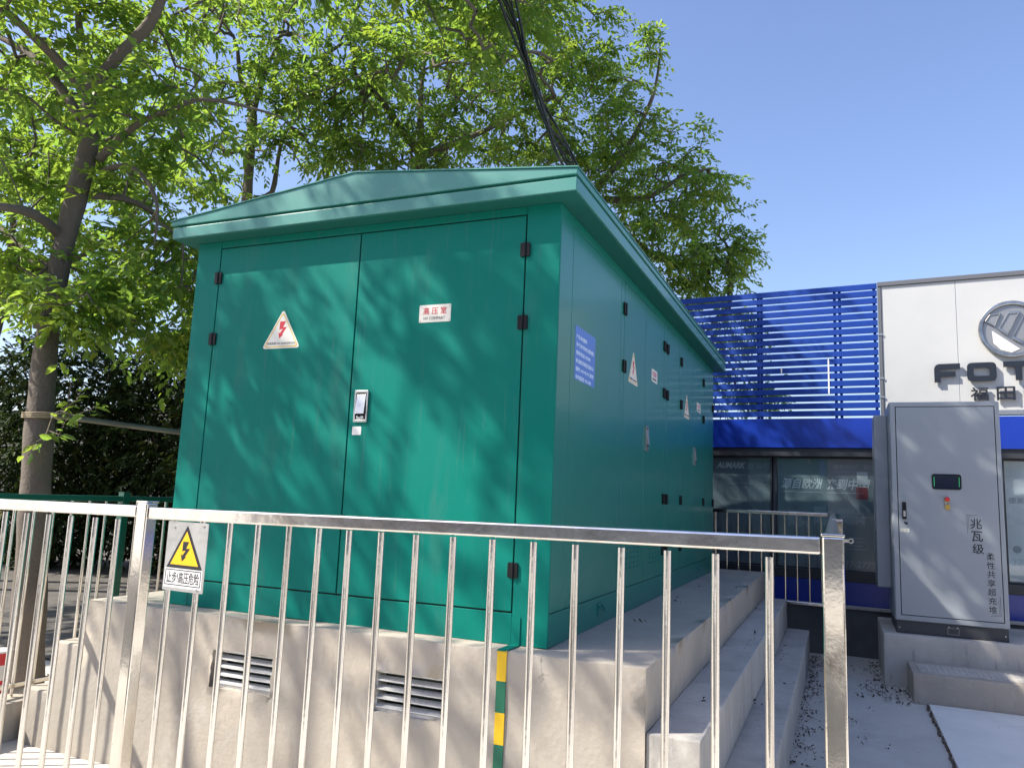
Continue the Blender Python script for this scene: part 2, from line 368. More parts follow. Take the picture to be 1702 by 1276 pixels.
# ------------------------------------------------------------------ ground
g = MB(); N = 60
xs = [-150,-60,-25,-12] + list(np.linspace(-9, 9, 37)) + [12, 25, 60, 150]
ys = [-150,-60,-25,-12] + list(np.linspace(-9, 13, 45)) + [20, 40, 80, 200]
rg = random.Random(3)
vs = []
for y in ys:
    for x in xs:
        z = G + (0.012 if x > 1 else 0) + rg.uniform(-.006, .006)
        vs.append((x, y, z))
nx = len(xs)
g.add(vs, [(j*nx+i, j*nx+i+1, (j+1)*nx+i+1, (j+1)*nx+i) for j in range(len(ys)-1) for i in range(nx-1)], smooth=True)
struct(g.build('ground', M['ground']))

q = MB().box((-40, -11.5, G-.05), (40, -5.2, G+.014)); struct(q.build('road', M['asphalt']))  # unseen street surface, added dark for the rail's reflections
bed = MB(); nb_ = 24  # dark bed: soil tone with the trees' shade put into its colour
bed.add([(-30 + 26.05*i/nb_, 1.5 + 9.0*j/12, G + .018 + rg.uniform(0, .02)) for j in range(13) for i in range(nb_+1)], [(j*(nb_+1)+i, j*(nb_+1)+i+1, (j+1)*(nb_+1)+i+1, (j+1)*(nb_+1)+i) for j in range(12) for i in range(nb_)])
struct(bed.build('shaded_bed', M['soil_shade']))
# paving slabs at the lower right: single stones, part of the ground setting
pave = thing('pavement', 'pale stone paving in front of the grey charging cabinet', 'pavement', (2.07, 2.0, G)); del pave['category']; pave['kind'] = 'structure'
k = 0
for (x0, x1) in ((2.075, 2.80), (2.812, 3.54), (3.552, 4.3)):
    for (y0, y1) in ((-2.2, -.1), (-.088, 2.1), (2.112, 4.30)):
        o = MB().box((x0, y0, G-.05), (x1, y1, G+.028 + rg.uniform(-.004, .004))).build('paving_slab', M['slab'], pave, bevel=.006)

# ------------------------------------------------------------------ large structure: plinth, steps
PLX0, PLX1, PLY0, PLY1 = -3.05, 0.545, -0.17, 6.05
plinth = thing('concrete_plinth', 'long pale concrete plinth with stepped sides under the green cabinet', 'plinth', (-1.25, 3, G))
LOUV = [(-2.0, -1.565, -.395, -.192), (-.905, -.49, -.382, -.177)]
pb = MB().box((PLX0, PLY0, G-.05), (PLX1, PLY1, 0)).build('block', M['concrete'], plinth)
cut = []
for (x0, x1, z0, z1) in LOUV:
    rr = random.Random(int(x0*100)); poly = []
    for (ax, az, bx, bz) in ((x0,z0,x1,z0),(x1,z0,x1,z1),(x1,z1,x0,z1),(x0,z1,x0,z0)):
        for t in np.linspace(0, 1, 9)[:-1]:
            poly.append((ax+(bx-ax)*t + rr.uniform(-.007,.007), az+(bz-az)*t + rr.uniform(-.007,.007)))
    c = MB().prism(poly, fF(PLY0), .1, -.16).build('tmp_cut', M['concrete']); c.location = (0,0,0)
    md = pb.modifiers.new('hole', 'BOOLEAN'); md.operation = 'DIFFERENCE'; md.object = c; md.solver = 'EXACT'; cut.append(c)
bpy.context.view_layer.update()
dg = bpy.context.evaluated_depsgraph_get()
nm = bpy.data.meshes.new_from_object(pb.evaluated_get(dg)); pb.modifiers.clear(); pb.data = nm; pb.data.name = 'block'
for c in cut: bpy.data.objects.remove(c)
worn(pb, .085)
for (x0, x1, zt) in ((.545, .790, -.28), (.790, 1.03, -.605)):
    o = MB().box((x0, PLY0+.012, G-.05), (x1+.004, 5.95, zt)).build('step', M['concrete_cool'], plinth); worn(o, .08)
for (x0, x1, zt) in ((-3.33, -3.05, -.285), (-3.56, -3.33, -.60)):
    o = MB().box((x0, PLY0+.012, G-.05), (x1+.004, 5.95, zt)).build('step', M['concrete'], plinth); worn(o, .08)
for (x0, x1, z0, z1) in LOUV:
    lv = MB().box((x0-.008, PLY0+.13, z0-.008), (x1+.008, PLY0+.135, z1+.008)).build('louver_back', M['teal_dark'], plinth)
    fr = MB().ring(rect(x0-.004,x1+.004,z0-.004,z1+.004), rect(x0+.012,x1-.012,z0+.012,z1-.012), fF(PLY0+.03), 0, -.03).build('louver_frame', M['alu'], plinth)
    nb = 4; h = (z1-z0-.024)/nb
    for i in range(nb):
        zc = z0+.012 + h*(i+.5)
        q = [(PLY0+.020, zc-h*.36), (PLY0+.024, zc-h*.42), (PLY0+.058, zc+h*.02), (PLY0+.054, zc+h*.10), (PLY0+.020, zc-h*.24)]
        MB().prism(q, lambda a, b_, d: (d, a, b_), x0+.013, x1-.013).build('slat', M['alu'], fr)

# kerb under the left railing
MB_k = MB().box((-3.90, -1.2, G-.05), (-3.62, 3.2, -.70)).build('kerb', M['concrete'], bevel=.012); struct(MB_k); worn(MB_k, .08)
# ------------------------------------------------------------------ shop building
bld = thing('shop_building', 'low shop with blue fascia, dark poster windows and blue base behind the cabinet', 'building', fac(0, G, -2))
U0, U1 = -2.7, 8.0
MB().box((U0, -6, G-.05), (U1, -.16, 1.86), T=lambda u, n, z: fac(u, z, n)).build('wall', M['shop_wall'], bld)
MB().box((U0, -.158, 1.515), (U1, .06, 1.885), T=lambda u, n, z: fac(u, z, n)).build('fascia_band', M['blue_band'], bld, bevel=.006)
MB().box((U0, -.158, 1.412), (U1, .03, 1.513), T=lambda u, n, z: fac(u, z, n)).build('window_head', M['frame_dark'], bld, bevel=.004)
MB().box((U0, -.158, -.075), (U1, .02, .035), T=lambda u, n, z: fac(u, z, n)).build('window_sill', M['frame_dark'], bld, bevel=.004)
MB().box((U0, -.158, -.35), (U1, .01, -.077), T=lambda u, n, z: fac(u, z, n)).build('base_band', M['blue_band'], bld)
MB().box((U0, -.158, G-.05), (U1, .02, -.39), T=lambda u, n, z: fac(u, z, n)).build('base_wall', M['concrete_dark'], bld)
MB().box((U0, -.158, -.388), (U1, .06, -.352), T=lambda u, n, z: fac(u, z, n)).build('ledge', M['concrete_cool'], bld, bevel=.004)
for i, (u0, u1, pm) in enumerate(((-2.66, -1.02, 'poster_dark'), (-.98, .52, 'poster_dark'), (.58, 1.42, 'poster_dark'), (1.48, 3.4, 'poster_light'), (3.46, 7.9, 'poster_dark'))):
    wn = MB().ring(rect(u0, u1, .037, 1.41), rect(u0+.02, u1-.02, .055, 1.39), fF2(-.04), -.11, 0).build('window_frame', M['frame_dark'], bld)
    MB().box((u0+.02, -.112, .055), (u1-.02, -.108, 1.39), T=lambda u, n, z: fac(u, z, n)).build('poster', M[pm], wn)
    MB().box((u0+.02, -.068, .055), (u1-.02, -.062, 1.39), T=lambda u, n, z: fac(u, z, n)).build('pane', M['glass'], wn)
PT = fF2(-.108)
def ptext(body, u0, u1, z0, z1, m='poster_text', sh=0.0, offs=0.0):
    return text('lettering', body, PT, u0, u1, z0, z1, M[m], bld, ext=.002, shear=sh, offs=offs)
ptext('AUMARK', -1.735, -1.36, 1.255, 1.335, sh=.35, offs=.03)
ptext('欧马可', -1.33, -1.06, 1.245, 1.335, 'poster_mid', offs=.02)
ptext('源自欧洲', -.915, -.42, 1.015, 1.145, sh=.25, offs=.02)
ptext('来到中国', -.395, .12, 1.015, 1.15, sh=.25, offs=.025)
ptext('荣耀科技', -.30, .0, 1.265, 1.325, 'poster_mid', offs=.02)
ptext('引领未来', .05, .36, 1.265, 1.325, 'poster_mid', offs=.02)
ptext('TECHNOLOGY LEADS', -.30, .12, 1.225, 1.248, 'poster_mid')
ptext('0537-2775', -.30, .16, .085, .165, 'poster_mid', sh=.2, offs=.02)
ptext('德美中国', 1.53, 1.83, .915, .985, 'poster_mid', offs=.01)
ptext('2775', 1.53, 1.75, .225, .315, 'poster_text', offs=.015)
ptext('医力', 1.53, 1.68, .10, .19, 'poster_text', offs=.01)
# pale road outline sweeping over the left poster
def road(off):
    P = []
    for t in np.linspace(0, 1, 8): P.append((-1.06 - .45*t, 1.165 - off))
    for t in np.linspace(PI/2, 3*PI/2, 14): P.append((-1.51 + (.23-off*.75)*math.cos(t), .95 + (.215-off)*math.sin(t)))
    for t in np.linspace(0, 1, 6): P.append((-1.51 + .28*t, .735 + off - .12*t*t))
    for t in np.linspace(PI/2, -PI/2, 12): P.append((-1.24 + (.14+off*.4)*math.cos(t), .47 + (.14+off)*math.sin(t)))
    return P
for off in (0, .12):
    MB().tube([PT(a, b_, .001) for a, b_ in road(off)], .0035, n=5).build('road_outline', M['poster_mid'], bld)
# delivery trucks printed on the poster
def truck(u0, u1, z0, z1, m1, m2):
    w_ = u1-u0; h = z1-z0
    q = MB()
    q.prism([(u0, z0+.16*h), (u0+.60*w_, z0+.16*h), (u0+.60*w_, z1), (u0, z1)], PT, .0005, .002, 0)
    q.prism(rounded([(u0+.62*w_, z0+.16*h), (u1, z0+.16*h), (u1, z0+.48*h), (u0+.94*w_, z0+.82*h), (u0+.62*w_, z0+.82*h)], .02), PT, .0005, .0022, 0)
    q.prism([(u0+.70*w_, z0+.50*h), (u0+.95*w_, z0+.50*h), (u0+.90*w_, z0+.76*h), (u0+.70*w_, z0+.76*h)], PT, .0022, .003, 1)
    for c in (.2, .8): q.prism(circle(u0+c*w_, z0+.16*h, .13*h, 14), PT, .0022, .003, 1)
    q.build('printed_truck', [M[m1], M[m2]], bld)
truck(-.53, -.30, .52, .80, 'poster_mid', 'poster_dark'); truck(-.24, .05, .56, .78, 'poster_mid', 'poster_dark'); truck(-.84, -.60, .50, .74, 'poster_mid', 'poster_dark')
truck(1.50, 1.95, .36, .68, 'poster_text', 'poster_mid')
MB().prism(rect(-.046, .09, .905, 1.05), PT, .0005, .003).build('print_reflection_patch', M['poster_red'], bld)
MB().prism(rect(-.03, .09, 1.085, 1.235), PT, .0005, .003).build('print_reflection_patch', M['poster_text'], bld)  # pale patch painted for a white reflection in the window
for i, zz in enumerate((.30, .34, .385, .43)):
    MB().prism(rect(-.14, .05 - .03*(i % 2), zz, zz+.012), PT, .0005, .003).build('printed_line', M['poster_mid'], bld)
MB().prism(rect(-.90, -.43, .972, .978), PT, .0005, .003).build('printed_line', M['poster_text'], bld)
MB().prism(rect(-.38, .05, .972, .978), PT, .0005, .003).build('printed_line', M['poster_text'], bld)

# ------------------------------------------------------------------ slat screen on the roof
scr = thing('slat_screen', 'tall screen of horizontal blue metal slats along the shop roof', 'screen', fac(-1.1, 1.89, 0))
zt, pitch = 3.558, .0926
for i in range(18):
    z1 = zt - i*pitch; z0 = z1 - .070
    if z0 < 1.90: z0 = 1.90
    dz = rg.uniform(-.0025, .0025)
    MB().box((U0, .012, z0+dz), (.255, .040, z1+dz), T=lambda u, n, z: fac(u, z, n)).build('slat', M['blue'], scr, bevel=.003)
for u in (-2.6, -1.17, -1.13, -.235, -.175, .22):
    MB().box((u-.016, -.03, 1.89), (u+.016, .010, 3.54), T=lambda u_, n, z: fac(u_, z, n)).build('upright', M['blue'], scr)
MB().box((-.322, .042, 2.19), (-.306, .048, 2.64), T=lambda u, n, z: fac(u, z, n)).build('white_strip', M['white'], scr)
MB().box((-.884, .042, 2.46), (-.868, .048, 2.545), T=lambda u, n, z: fac(u, z, n)).build('white_strip', M['white'], scr)

# ------------------------------------------------------------------ white signboard
sgn = thing('signboard', 'white panel signboard with round chrome emblem and raised dark letters on the shop', 'signboard', fac(1.7, 1.9, 0))
for (u0, u1) in ((.305, 1.094), (1.098, 2.30), (2.304, 3.6), (3.604, 4.9)):
    MB().box((u0, -.06, 1.955), (u1, .060, 3.50), T=lambda u, n, z: fac(u, z, n)).build('panel', M['panel_white'], sgn, bevel=.003)
MB().box((.262, -.07, 3.502), (5.2, .085, 3.555), T=lambda u, n, z: fac(u, z, n)).build('top_trim', M['trim_grey'], sgn, bevel=.003)
MB().box((.262, -.07, 1.905), (.302, .075, 3.50), T=lambda u, n, z: fac(u, z, n)).build('edge_trim', M['trim_grey'], sgn, bevel=.003)
MB().box((.304, -.07, 1.905), (5.2, .075, 1.953), T=lambda u, n, z: fac(u, z, n)).build('bottom_trim', M['satin'], sgn, bevel=.003)
for zz in (2.13, 2.36, 2.9):
    MB().box((.255, .076, zz-.01), (.31, .083, zz+.01), T=lambda u, n, z: fac(u, z, n)).build('clip', M['satin'], sgn)
LT = fF2(.085); z0, z1 = 2.285, 2.50; h = z1-z0; tk = .064
def letter(outer, inner=None, mt='letter_dark', nm='letter'):
    q = MB()
    if inner: q.ring(outer, inner, LT, 0, .03)
    else: q.prism(outer, LT, 0, .03)
    o = q.build(nm, M[mt], sgn)
    for dx in (.15, .8):
        us = [p[0] for p in outer]; uu = min(us) + .03
    return o
def letF(u): 
    w_ = .265
    P = [(u, z0), (u+tk, z0), (u+tk, z0+.066), (u+w_*.82, z0+.066), (u+w_*.82, z0+.066+.055), (u+tk, z0+.066+.055), (u+tk, z1-.06), (u+w_, z1-.06), (u+w_, z1)]
    P += [(u+.05, z1), (u+.02, z1-.012), (u+.005, z1-.035)]
    letter(P + [(u, z1-.06)])
def letO(u):
    w_ = .288
    out = rounded(rect(u, u+w_, z0, z1), .055, 6); inn = rounded(rect(u+tk, u+w_-tk, z0+.06, z1-.06), .02, 6)
    letter(out, inn)
def letT(u):
    w_ = .29
    letter([(u+w_/2-tk/2, z0), (u+w_/2+tk/2, z0), (u+w_/2+tk/2, z1-.06), (u+w_, z1-.06), (u+w_, z1), (u, z1), (u, z1-.06), (u+w_/2-tk/2, z1-.06)])
def letN(u):
    w_ = .285
    P = [(u, z0), (u+tk, z0), (u+tk, z1-.06), (u+w_-tk-.02, z1-.06), (u+w_-tk, z1-.08), (u+w_-tk, z0), (u+w_, z0), (u+w_, z1-.06), (u+w_-.02, z1-.02), (u+w_-.06, z1), (u, z1)]
    letter(P)
letF(.843); letO(1.176); letT(1.532); letO(1.89); letN(2.25)
for i, ch in enumerate('福田新能源'):
    u = 1.200 + i*.256
    text('letter', ch, LT, u, u+.178, 2.063, 2.215, M['letter_dark'], sgn, ext=.028, offs=.012)
# emblem
ec = (1.63, 2.875); er = .325
emb = MB().ring(circle(*ec, er, 48), circle(*ec, er-.045, 48), LT, -.02, .035).build('emblem_ring', M['emblem'], sgn, bevel=.008)
MB().prism(circle(*ec, er-.047, 48), LT, -.022, .008).build('emblem_disc', M['trim_mid'], sgn)
def para(pts, nm='emblem_bar'):
    c = (sum(p[0] for p in pts)/len(pts), sum(p[1] for p in pts)/len(pts))
    MB().ring(pts, lerp_poly(pts, c, .80), LT, .009, .034).prism(lerp_poly(pts, c, .80), LT, .009, .022, 1).build(nm, [M['emblem'], M['trim_mid']], sgn, bevel=.003)
para([(1.372, 2.975), (1.425, 3.055), (1.535, 3.065), (1.470, 2.905)])
para([(1.500, 2.875), (1.610, 3.075), (1.720, 3.075), (1.585, 2.790)])
para([(1.625, 2.760), (1.770, 3.065), (1.865, 3.035), (1.725, 2.690)])
MB().prism([(1.44, 2.865), (1.70, 2.640), (1.62, 2.605), (1.52, 2.640), (1.45, 2.72)], LT, .009, .014).build('emblem_field', M['white'], sgn)

# ------------------------------------------------------------------ green cabinet
W0, L0 = -2.6, 5.61
cab = thing('substation_cabinet', 'large teal green metal transformer cabinet with double doors on the concrete plinth', 'cabinet', (-1.3, 2.8, 0))
MB().box((W0+.014, .014, .002), (-.014, L0, 2.368)).build('shell', M['teal_dark'], cab)
def front(nm, x0, x1, z0, z1, m='teal'): return MB().box((x0, 0, z0), (x1, .0135, z1)).build(nm, M[m], cab, bevel=.0025)
front('jamb', W0, -2.402, .002, 2.366); front('jamb', -.198, 0, .002, 2.366)
front('header', -2.400, -.2, 2.320, 2.366); front('kick_plate', -2.400, -.2, .002, .158)
fd1 = front('door', -2.394, -1.299, .167, 2.312); fd2 = front('door', -1.290, -.206, .167, 2.312)
def side(nm, y0, y1, z0, z1): return MB().box((-.0135, y0, z0), (0, y1, z1)).build(nm, M['teal_side'], cab, bevel=.0025)
side('corner_post', .0145, .228, .172, 2.366)
side('side_panel', .232, 1.300, .172, 2.308)
side('mullion', 1.306, 1.392, .172, 2.308); side('mullion', 2.762, 2.888, .172, 2.308); side('mullion', 3.462, 3.538, .172, 2.308); side('mullion', 4.868, 4.934, .172, 2.308)
side('side_header', .23, L0, 2.312, 2.366); side('side_kick_plate', .0145, L0, .002, .168)
sd = [side('door', 1.400, 2.046, .172, 2.306), side('door', 2.053, 2.755, .172, 2.306), side('door', 2.895, 3.455, .172, 2.306),
      side('door', 3.545, 4.19, .172, 2.306), side('door', 4.197, 4.862, .172, 2.306), side('door', 4.94, L0, .172, 2.306)]
MB().box((W0, .014, .002), (W0+.0135, L0, 2.366)).build('rear_side', M['teal'], cab)
# hinges
def hinge(T, a, b, parent, w_=.056, h_=.078):
    q = MB()
    q.prism(rounded(rect(a-w_/2, a-.006, b-h_/2, b+h_/2), .006, 2), T, 0, .012).prism(rounded(rect(a+.006, a+w_/2, b-h_/2, b+h_/2), .006, 2), T, 0, .012)
    q.tube([T(a, b-h_/2, .012), T(a, b+h_/2, .012)], .0075, n=8)
    return q.build('hinge', M['black'], parent)
TF = fF(0); TS = fS(0)
for zz in (2.112, 1.70, .377): hinge(TF, -2.398, zz, fd1)
for zz in (2.112, 1.70, .377): hinge(TF, -.202, zz, fd2)
for (yy, dr) in ((1.396, 0), (2.758, 1), (2.892, 2), (3.541, 3), (4.865, 4)):
    for zz in (2.105, 1.693, .792 if yy > 2.7 else .37): hinge(TS, yy, zz, sd[dr], .075, .085)
    if yy > 2.7: hinge(TS, yy, .37, sd[dr], .075, .085)
for zz in (1.9, .79): hinge(TS, L0-.05, zz, sd[5], .07, .085)
# front latch
def latch(T, a0, a1, b0, b1, parent):
    h_ = b1-b0; w_ = a1-a0
    o = MB().ring(rounded(rect(a0, a1, b0, b1), .006, 2), rounded(rect(a0+.012, a1-.012, b0+.014, b1-.014), .004, 2), T, 0, .012)
    o.prism(rect(a0+.012, a1-.012, b0+.014, b1-.014), T, .0, .002, 1)
    vs = [(a0+.016, b0+.26*h_, .012), (a1-.016, b0+.26*h_, .012), (a1-.016, b1-.13*h_, .004), (a0+.016, b1-.13*h_, .004),
          (a0+.016, b0+.26*h_, .026), (a1-.016, b0+.26*h_, .026), (a1-.016, b1-.13*h_, .010), (a0+.016, b1-.13*h_, .010)]
    o.add([T(*p) for p in vs], [(0,3,2,1),(4,5,6,7),(0,1,5,4),(1,2,6,5),(2,3,7,6),(3,0,4,7)], 0)
    o.prism(rounded(rect(a0+.022, a1-.022, b0+.018, b0+.20*h_), .004, 2), T, .002, .014, 0)
    o.prism(rect(a0+.034, a0+.046, b0+.17*h_, b0+.22*h_), T, .012, .020, 1)
    return o.build('handle', [M['satin'], M['black']], parent, bevel=.0015)
latch(TF, -1.254, -1.160, 1.152, 1.340, fd2)
latch(TS, 2.075, 2.155, 1.150, 1.345, sd[1]); latch(TS, 4.27, 4.35, 1.160, 1.345, sd[4])
# small pressed vents low on the side door
for (y0, dr) in ((1.56, 0), (2.28, 1)):
    for c in range(4):
        for r in range(5):
            yy = y0 + c*.105; zz = .29 + r*.034
            q = MB(); P = [(0, 0), (.006, .002), (.006, .006), (0, .016)]
            q.prism(P, lambda a, b_, d, yy=yy, zz=zz: (a+.0002, yy+d, zz+b_), 0, .075)
            q.build('vent', M['teal_side'], sd[dr])
for yy in (.93, 4.5):
    MB().tube([(0.0, yy-.03, .12), (.03, yy-.015, .10), (.034, yy, .085), (.03, yy+.015, .10), (0.0, yy+.03, .12)], .006, n=6).prism(rect(yy-.05, yy+.05, .06, .135), TS, 0, .004).build('lifting_lug', M['teal_side'], cab)
MB().prism(rounded(rect(-1.262, -1.200, 1.078, 1.128), .006, 2), TF, 0, .001).build('sticker', M['white'], fd2)
# roof
RX0, RX1, RY0, RY1 = -2.735, .130, -.130, 5.745
roof = MB().box((RX0+.02, RY0+.002, 2.372), (RX1-.002, RY1, 2.446)).build('roof', M['teal_roof'], cab, bevel=.004)
MB().box((RX0+.04, RY0+.020, 2.446), (RX1-.018, RY1-.02, 2.462)).build('roof_groove', M['teal'], roof)
MB().prism([(RX0, 2.462), (RX1, 2.462), (RX1, 2.496), (-1.29, 2.650), (RX0, 2.490)], lambda a, b_, d: (a, d, b_), RY0, RY1).build('roof_cap', M['teal_roof'], roof, bevel=.004)
MB().prism([(RX0-.006, 2.491), (RX0-.006, 2.497), (-1.29, 2.658), (RX1+.006, 2.503), (RX1+.006, 2.497), (-1.29, 2.6515)], lambda a, b_, d: (a, d, b_), RY0-.008, RY1+.008).build('roof_sheet', M['teal_roof'], roof)
MB().box((RX0+.03, RY0+.012, 2.3665), (RX1-.012, RY1-.01, 2.3715)).build('soffit', M['soffit'], roof)
# ------------------------------------------------------------------ signs on the cabinet
def tri_sign(T, a0, a1, b0, b1, label, loc):
    t = thing('warning_sign', label, 'sign', loc, 'triangular warning signs on the green cabinet')
    ac = (a0+a1)/2; w_ = a1-a0; h_ = b1-b0
    P = rounded([(a0-.012, b0-.004), (a1+.012, b0-.004), (ac, b1+.02)], .028, 5); c = (ac, b0+h_*.36)
    MB().prism(P, T, 0, .0022).build('plate', M['cream'], t)
    MB().ring(lerp_poly(P, c, .90), lerp_poly(P, c, .835), T, .0023, .003).build('border', M['gold'], t)
    MB().prism(bolt(ac-.10*w_, ac+.13*w_, b0+.26*h_, b0+.74*h_), T, .0023, .003).build('bolt_mark', M['red'], t)
    text('lettering', '有电危险 HV DANGEROUS', T, a0+.10*w_, a1-.10*w_, b0+.085*h_, b0+.165*h_, M['ink'], t, d0=.0023)
    return t
tri_sign(TF, -1.974, -1.702, 1.622, 1.850, 'cream warning triangle with red bolt on the left front door', (-1.838, 0, 1.62))
tri_sign(TS, 1.535, 1.798, 1.612, 1.834, 'cream warning triangle on the cabinet side near the blue notice', (0, 1.667, 1.61))
tri_sign(TS, 3.715, 3.979, 1.600, 1.822, 'cream warning triangle on the cabinet side farthest from the front corner', (0, 3.847, 1.6))
def name_sign(T, a0, a1, b0, b1, zh, en, label, loc, red='red'):
    t = thing('name_plate', label, 'sign', loc, 'name plates on the green cabinet')
    w_ = a1-a0; h_ = b1-b0
    MB().prism(rounded(rect(a0, a1, b0, b1), .004, 2), T, 0, .0022).build('plate', M['cream'], t)
    text('lettering', zh, T, a0+.13*w_, a1-.13*w_, b0+.44*h_, b0+.86*h_, M[red], t, d0=.0023, offs=.01)
    text('lettering', en, T, a0+.15*w_, a1-.17*w_, b0+.14*h_, b0+.31*h_, M['ink'], t, d0=.0023)
    for (sx, sy) in ((.04, .08), (.96, .08), (.04, .92), (.96, .92)):
        MB().prism(circle(a0+sx*w_, b0+sy*h_, .0035, 8), T, .0022, .004).build('rivet', M['satin'], t)
name_sign(TF, -.854, -.649, 1.731, 1.834, '高 压 室', 'HV COMPART', 'small cream name plate with red characters on the right front door', (-.75, 0, 1.73))
name_sign(TS, 2.272, 2.481, 1.728, 1.830, '变压器室', 'TRANSFORMER', 'white name plate with pinkish characters on the cabinet side, nearer of two', (0, 2.376, 1.73), 'pink')
name_sign(TS, 4.438, 4.675, 1.738, 1.836, '低 压 室', 'LV COMPART', 'faint name plate on the cabinet side beside the farthest triangle', (0, 4.556, 1.74), 'pink')
nb = thing('blue_notice', 'blue printed notice with rows of pale writing on the cabinet side', 'notice', (0, .5, 1.43))
MB().prism(rect(.305, .700, 1.435, 1.748), TS, 0, .0012).build('sheet', M['notice_blue'], nb)
rows = ['户名:供电服务', '开户行:济宁市供电公司服务窗口', '报修电话 95598', '地址:高新区供电营业厅服务中心', '编号: HV-95-P2 箱变', '供电服务 95-598']
for i, s_ in enumerate(rows):
    zz = 1.700 - i*.047
    text('lettering', s_, TS, .325, .325 + .35*min(1, len(s_)/15 + .12), zz-.026, zz, M['notice_text'], nb, d0=.0012, ext=.0005, offs=.012)

# ------------------------------------------------------------------ grounding strap
gs = thing('grounding_strap', 'flat earthing strip painted in yellow and green bands down the plinth face', 'earthing strip', (-.17, -.18, G))
MB().box((-.198, -.005, .0), (-.150, -.0005, .142)).build('upper_strip', M['teal'], gs)
MB().box((-.198, -.182, .0025), (-.148, -.0055, .007)).build('bend', M['teal'], gs)
zz = .007; i = 0
while zz > G:
    zb = max(zz - .1475, G)
    MB().box((-.196, -.178, zb), (-.146, -.1725, zz)).build('band', M['yellow_paint' if i % 2 == 0 else 'green_paint'], gs); zz = zb; i += 1

# ------------------------------------------------------------------ fences
def bar_mesh(nm, p0, p1, r, parent, m='steel'):
    return MB().tube([p0, p1], r, n=14).build(nm, M[m], parent, loc=p0)
def post_mesh(x, y, z1, s, parent, m='steel_post', z0=G):
    o = MB().box((x-s, y-s, z0), (x+s, y+s, z1-.004)).build('post', M[m], parent, bevel=.005, loc=(x, y, z0))
    MB().box((x-s-.002, y-s-.002, z1-.004), (x+s+.002, y+s+.002, z1+.003)).build('cap', M[m], o, bevel=.002)
    return o
FY = -1.70
ff = thing('steel_fence', 'shiny stainless steel railing in front of the plinth with danger sign', 'fence', (-.94, FY, G), 'steel railings round the cabinet')
post_mesh(1.360, FY, .690, .0255, ff); post_mesh(-.957, FY, .682, .0255, ff); post_mesh(-3.77, FY, .672, .0275, ff)
def frail(x0, x1, z0, z1): # slightly falling rail
    q = MB(); q.add([(x0,FY-.021,z0-.043),(x1,FY-.021,z1-.043),(x1,FY+.021,z1-.043),(x0,FY+.021,z0-.043),(x0,FY-.021,z0),(x1,FY-.021,z1),(x1,FY+.021,z1),(x0,FY+.021,z0)],
        [(0,3,2,1),(4,5,6,7),(0,1,5,4),(1,2,6,5),(2,3,7,6),(3,0,4,7)])
    return q.build('rail', M['steel'], ff, bevel=.006)
frail(-.929, 1.332, .664, .684); frail(-3.742, -.985, .652, .668)
MB().box((-.929, FY-.016, -.80), (1.332, FY+.016, -.765)).build('lower_rail', M['steel'], ff, bevel=.005)
MB().box((-3.742, FY-.016, -.80), (-.985, FY+.016, -.765)).build('lower_rail', M['steel'], ff, bevel=.005)
bar0 = bar_mesh('bar', (-.817, FY, -.766), (-.817, FY, .626), .0105, ff)
xsb = [-.691,-.561,-.435,-.312,-.193,-.072,.047,.172,.299,.428,.557,.686,.814,.943,1.073,1.204]
for i, x in enumerate(xsb): 
    c = dupmesh(bar0, ff, (x+.817, 0, 0)); c.rotation_euler = (rg.uniform(-.003,.003), rg.uniform(-.003,.003), rg.uniform(0, 6))
x = -1.094
while x > -3.70:
    c = dupmesh(bar0, ff, (x+.817, 0, -.013)); c.rotation_euler = (0, rg.uniform(-.003,.003), rg.uniform(0, 6)); x -= .1245
# right side railing seen end-on
fr = thing('steel_fence', 'steel railing running back from the corner post towards the shop, seen end on', 'fence', (1.36, 2.2, G), 'steel railings round the cabinet')
X_at = lambda y: 1.360 - .062*(y-FY)/7.9
for y in (1.3, 3.8, 6.20): post_mesh(X_at(y) + (.028 if y < 2 else 0), y, .70 + .02*(y > 5), .0275, fr)
def yrail(parent, x0, y0, z0, x1, y1, z1, s, hh, m, nm='rail'):
    q = MB(); q.add([(x0-s,y0,z0-hh),(x0+s,y0,z0-hh),(x1+s,y1,z1-hh),(x1-s,y1,z1-hh),(x0-s,y0,z0),(x0+s,y0,z0),(x1+s,y1,z1),(x1-s,y1,z1)],
        [(0,3,2,1),(4,5,6,7),(0,1,5,4),(1,2,6,5),(2,3,7,6),(3,0,4,7)]); return q.build(nm, M[m], parent, bevel=.005)
yrail(fr, 1.358, FY+.03, .684, X_at(6.17), 6.17, .725, .021, .043, 'steel')
yrail(fr, 1.358, FY+.03, -.765, X_at(6.17), 6.17, -.765, .016, .035, 'steel', 'lower_rail')
bz = bar_mesh('bar', (X_at(FY+.15), FY+.15, -.766), (X_at(FY+.15), FY+.15, .645), .0105, fr)
y = FY + .278
while y < 6.1:
    if min(abs(y-q) for q in (1.3, 3.8)) > .05: dupmesh(bz, fr, (X_at(y)-X_at(FY+.15), y-FY-.15, .03*(y-FY)/8))
    y += .127
tg = MB(); tg.ring(circle(0, 0, .0065, 14), circle(0, 0, .004, 14), lambda a, b_, d: (1.402+a, FY+.045+d, .676+b_), 0, .004)
tg.box((1.386, FY+.043, .672), (1.396, FY+.05, .680)); tg.build('latch_ring', M['satin'], fr)
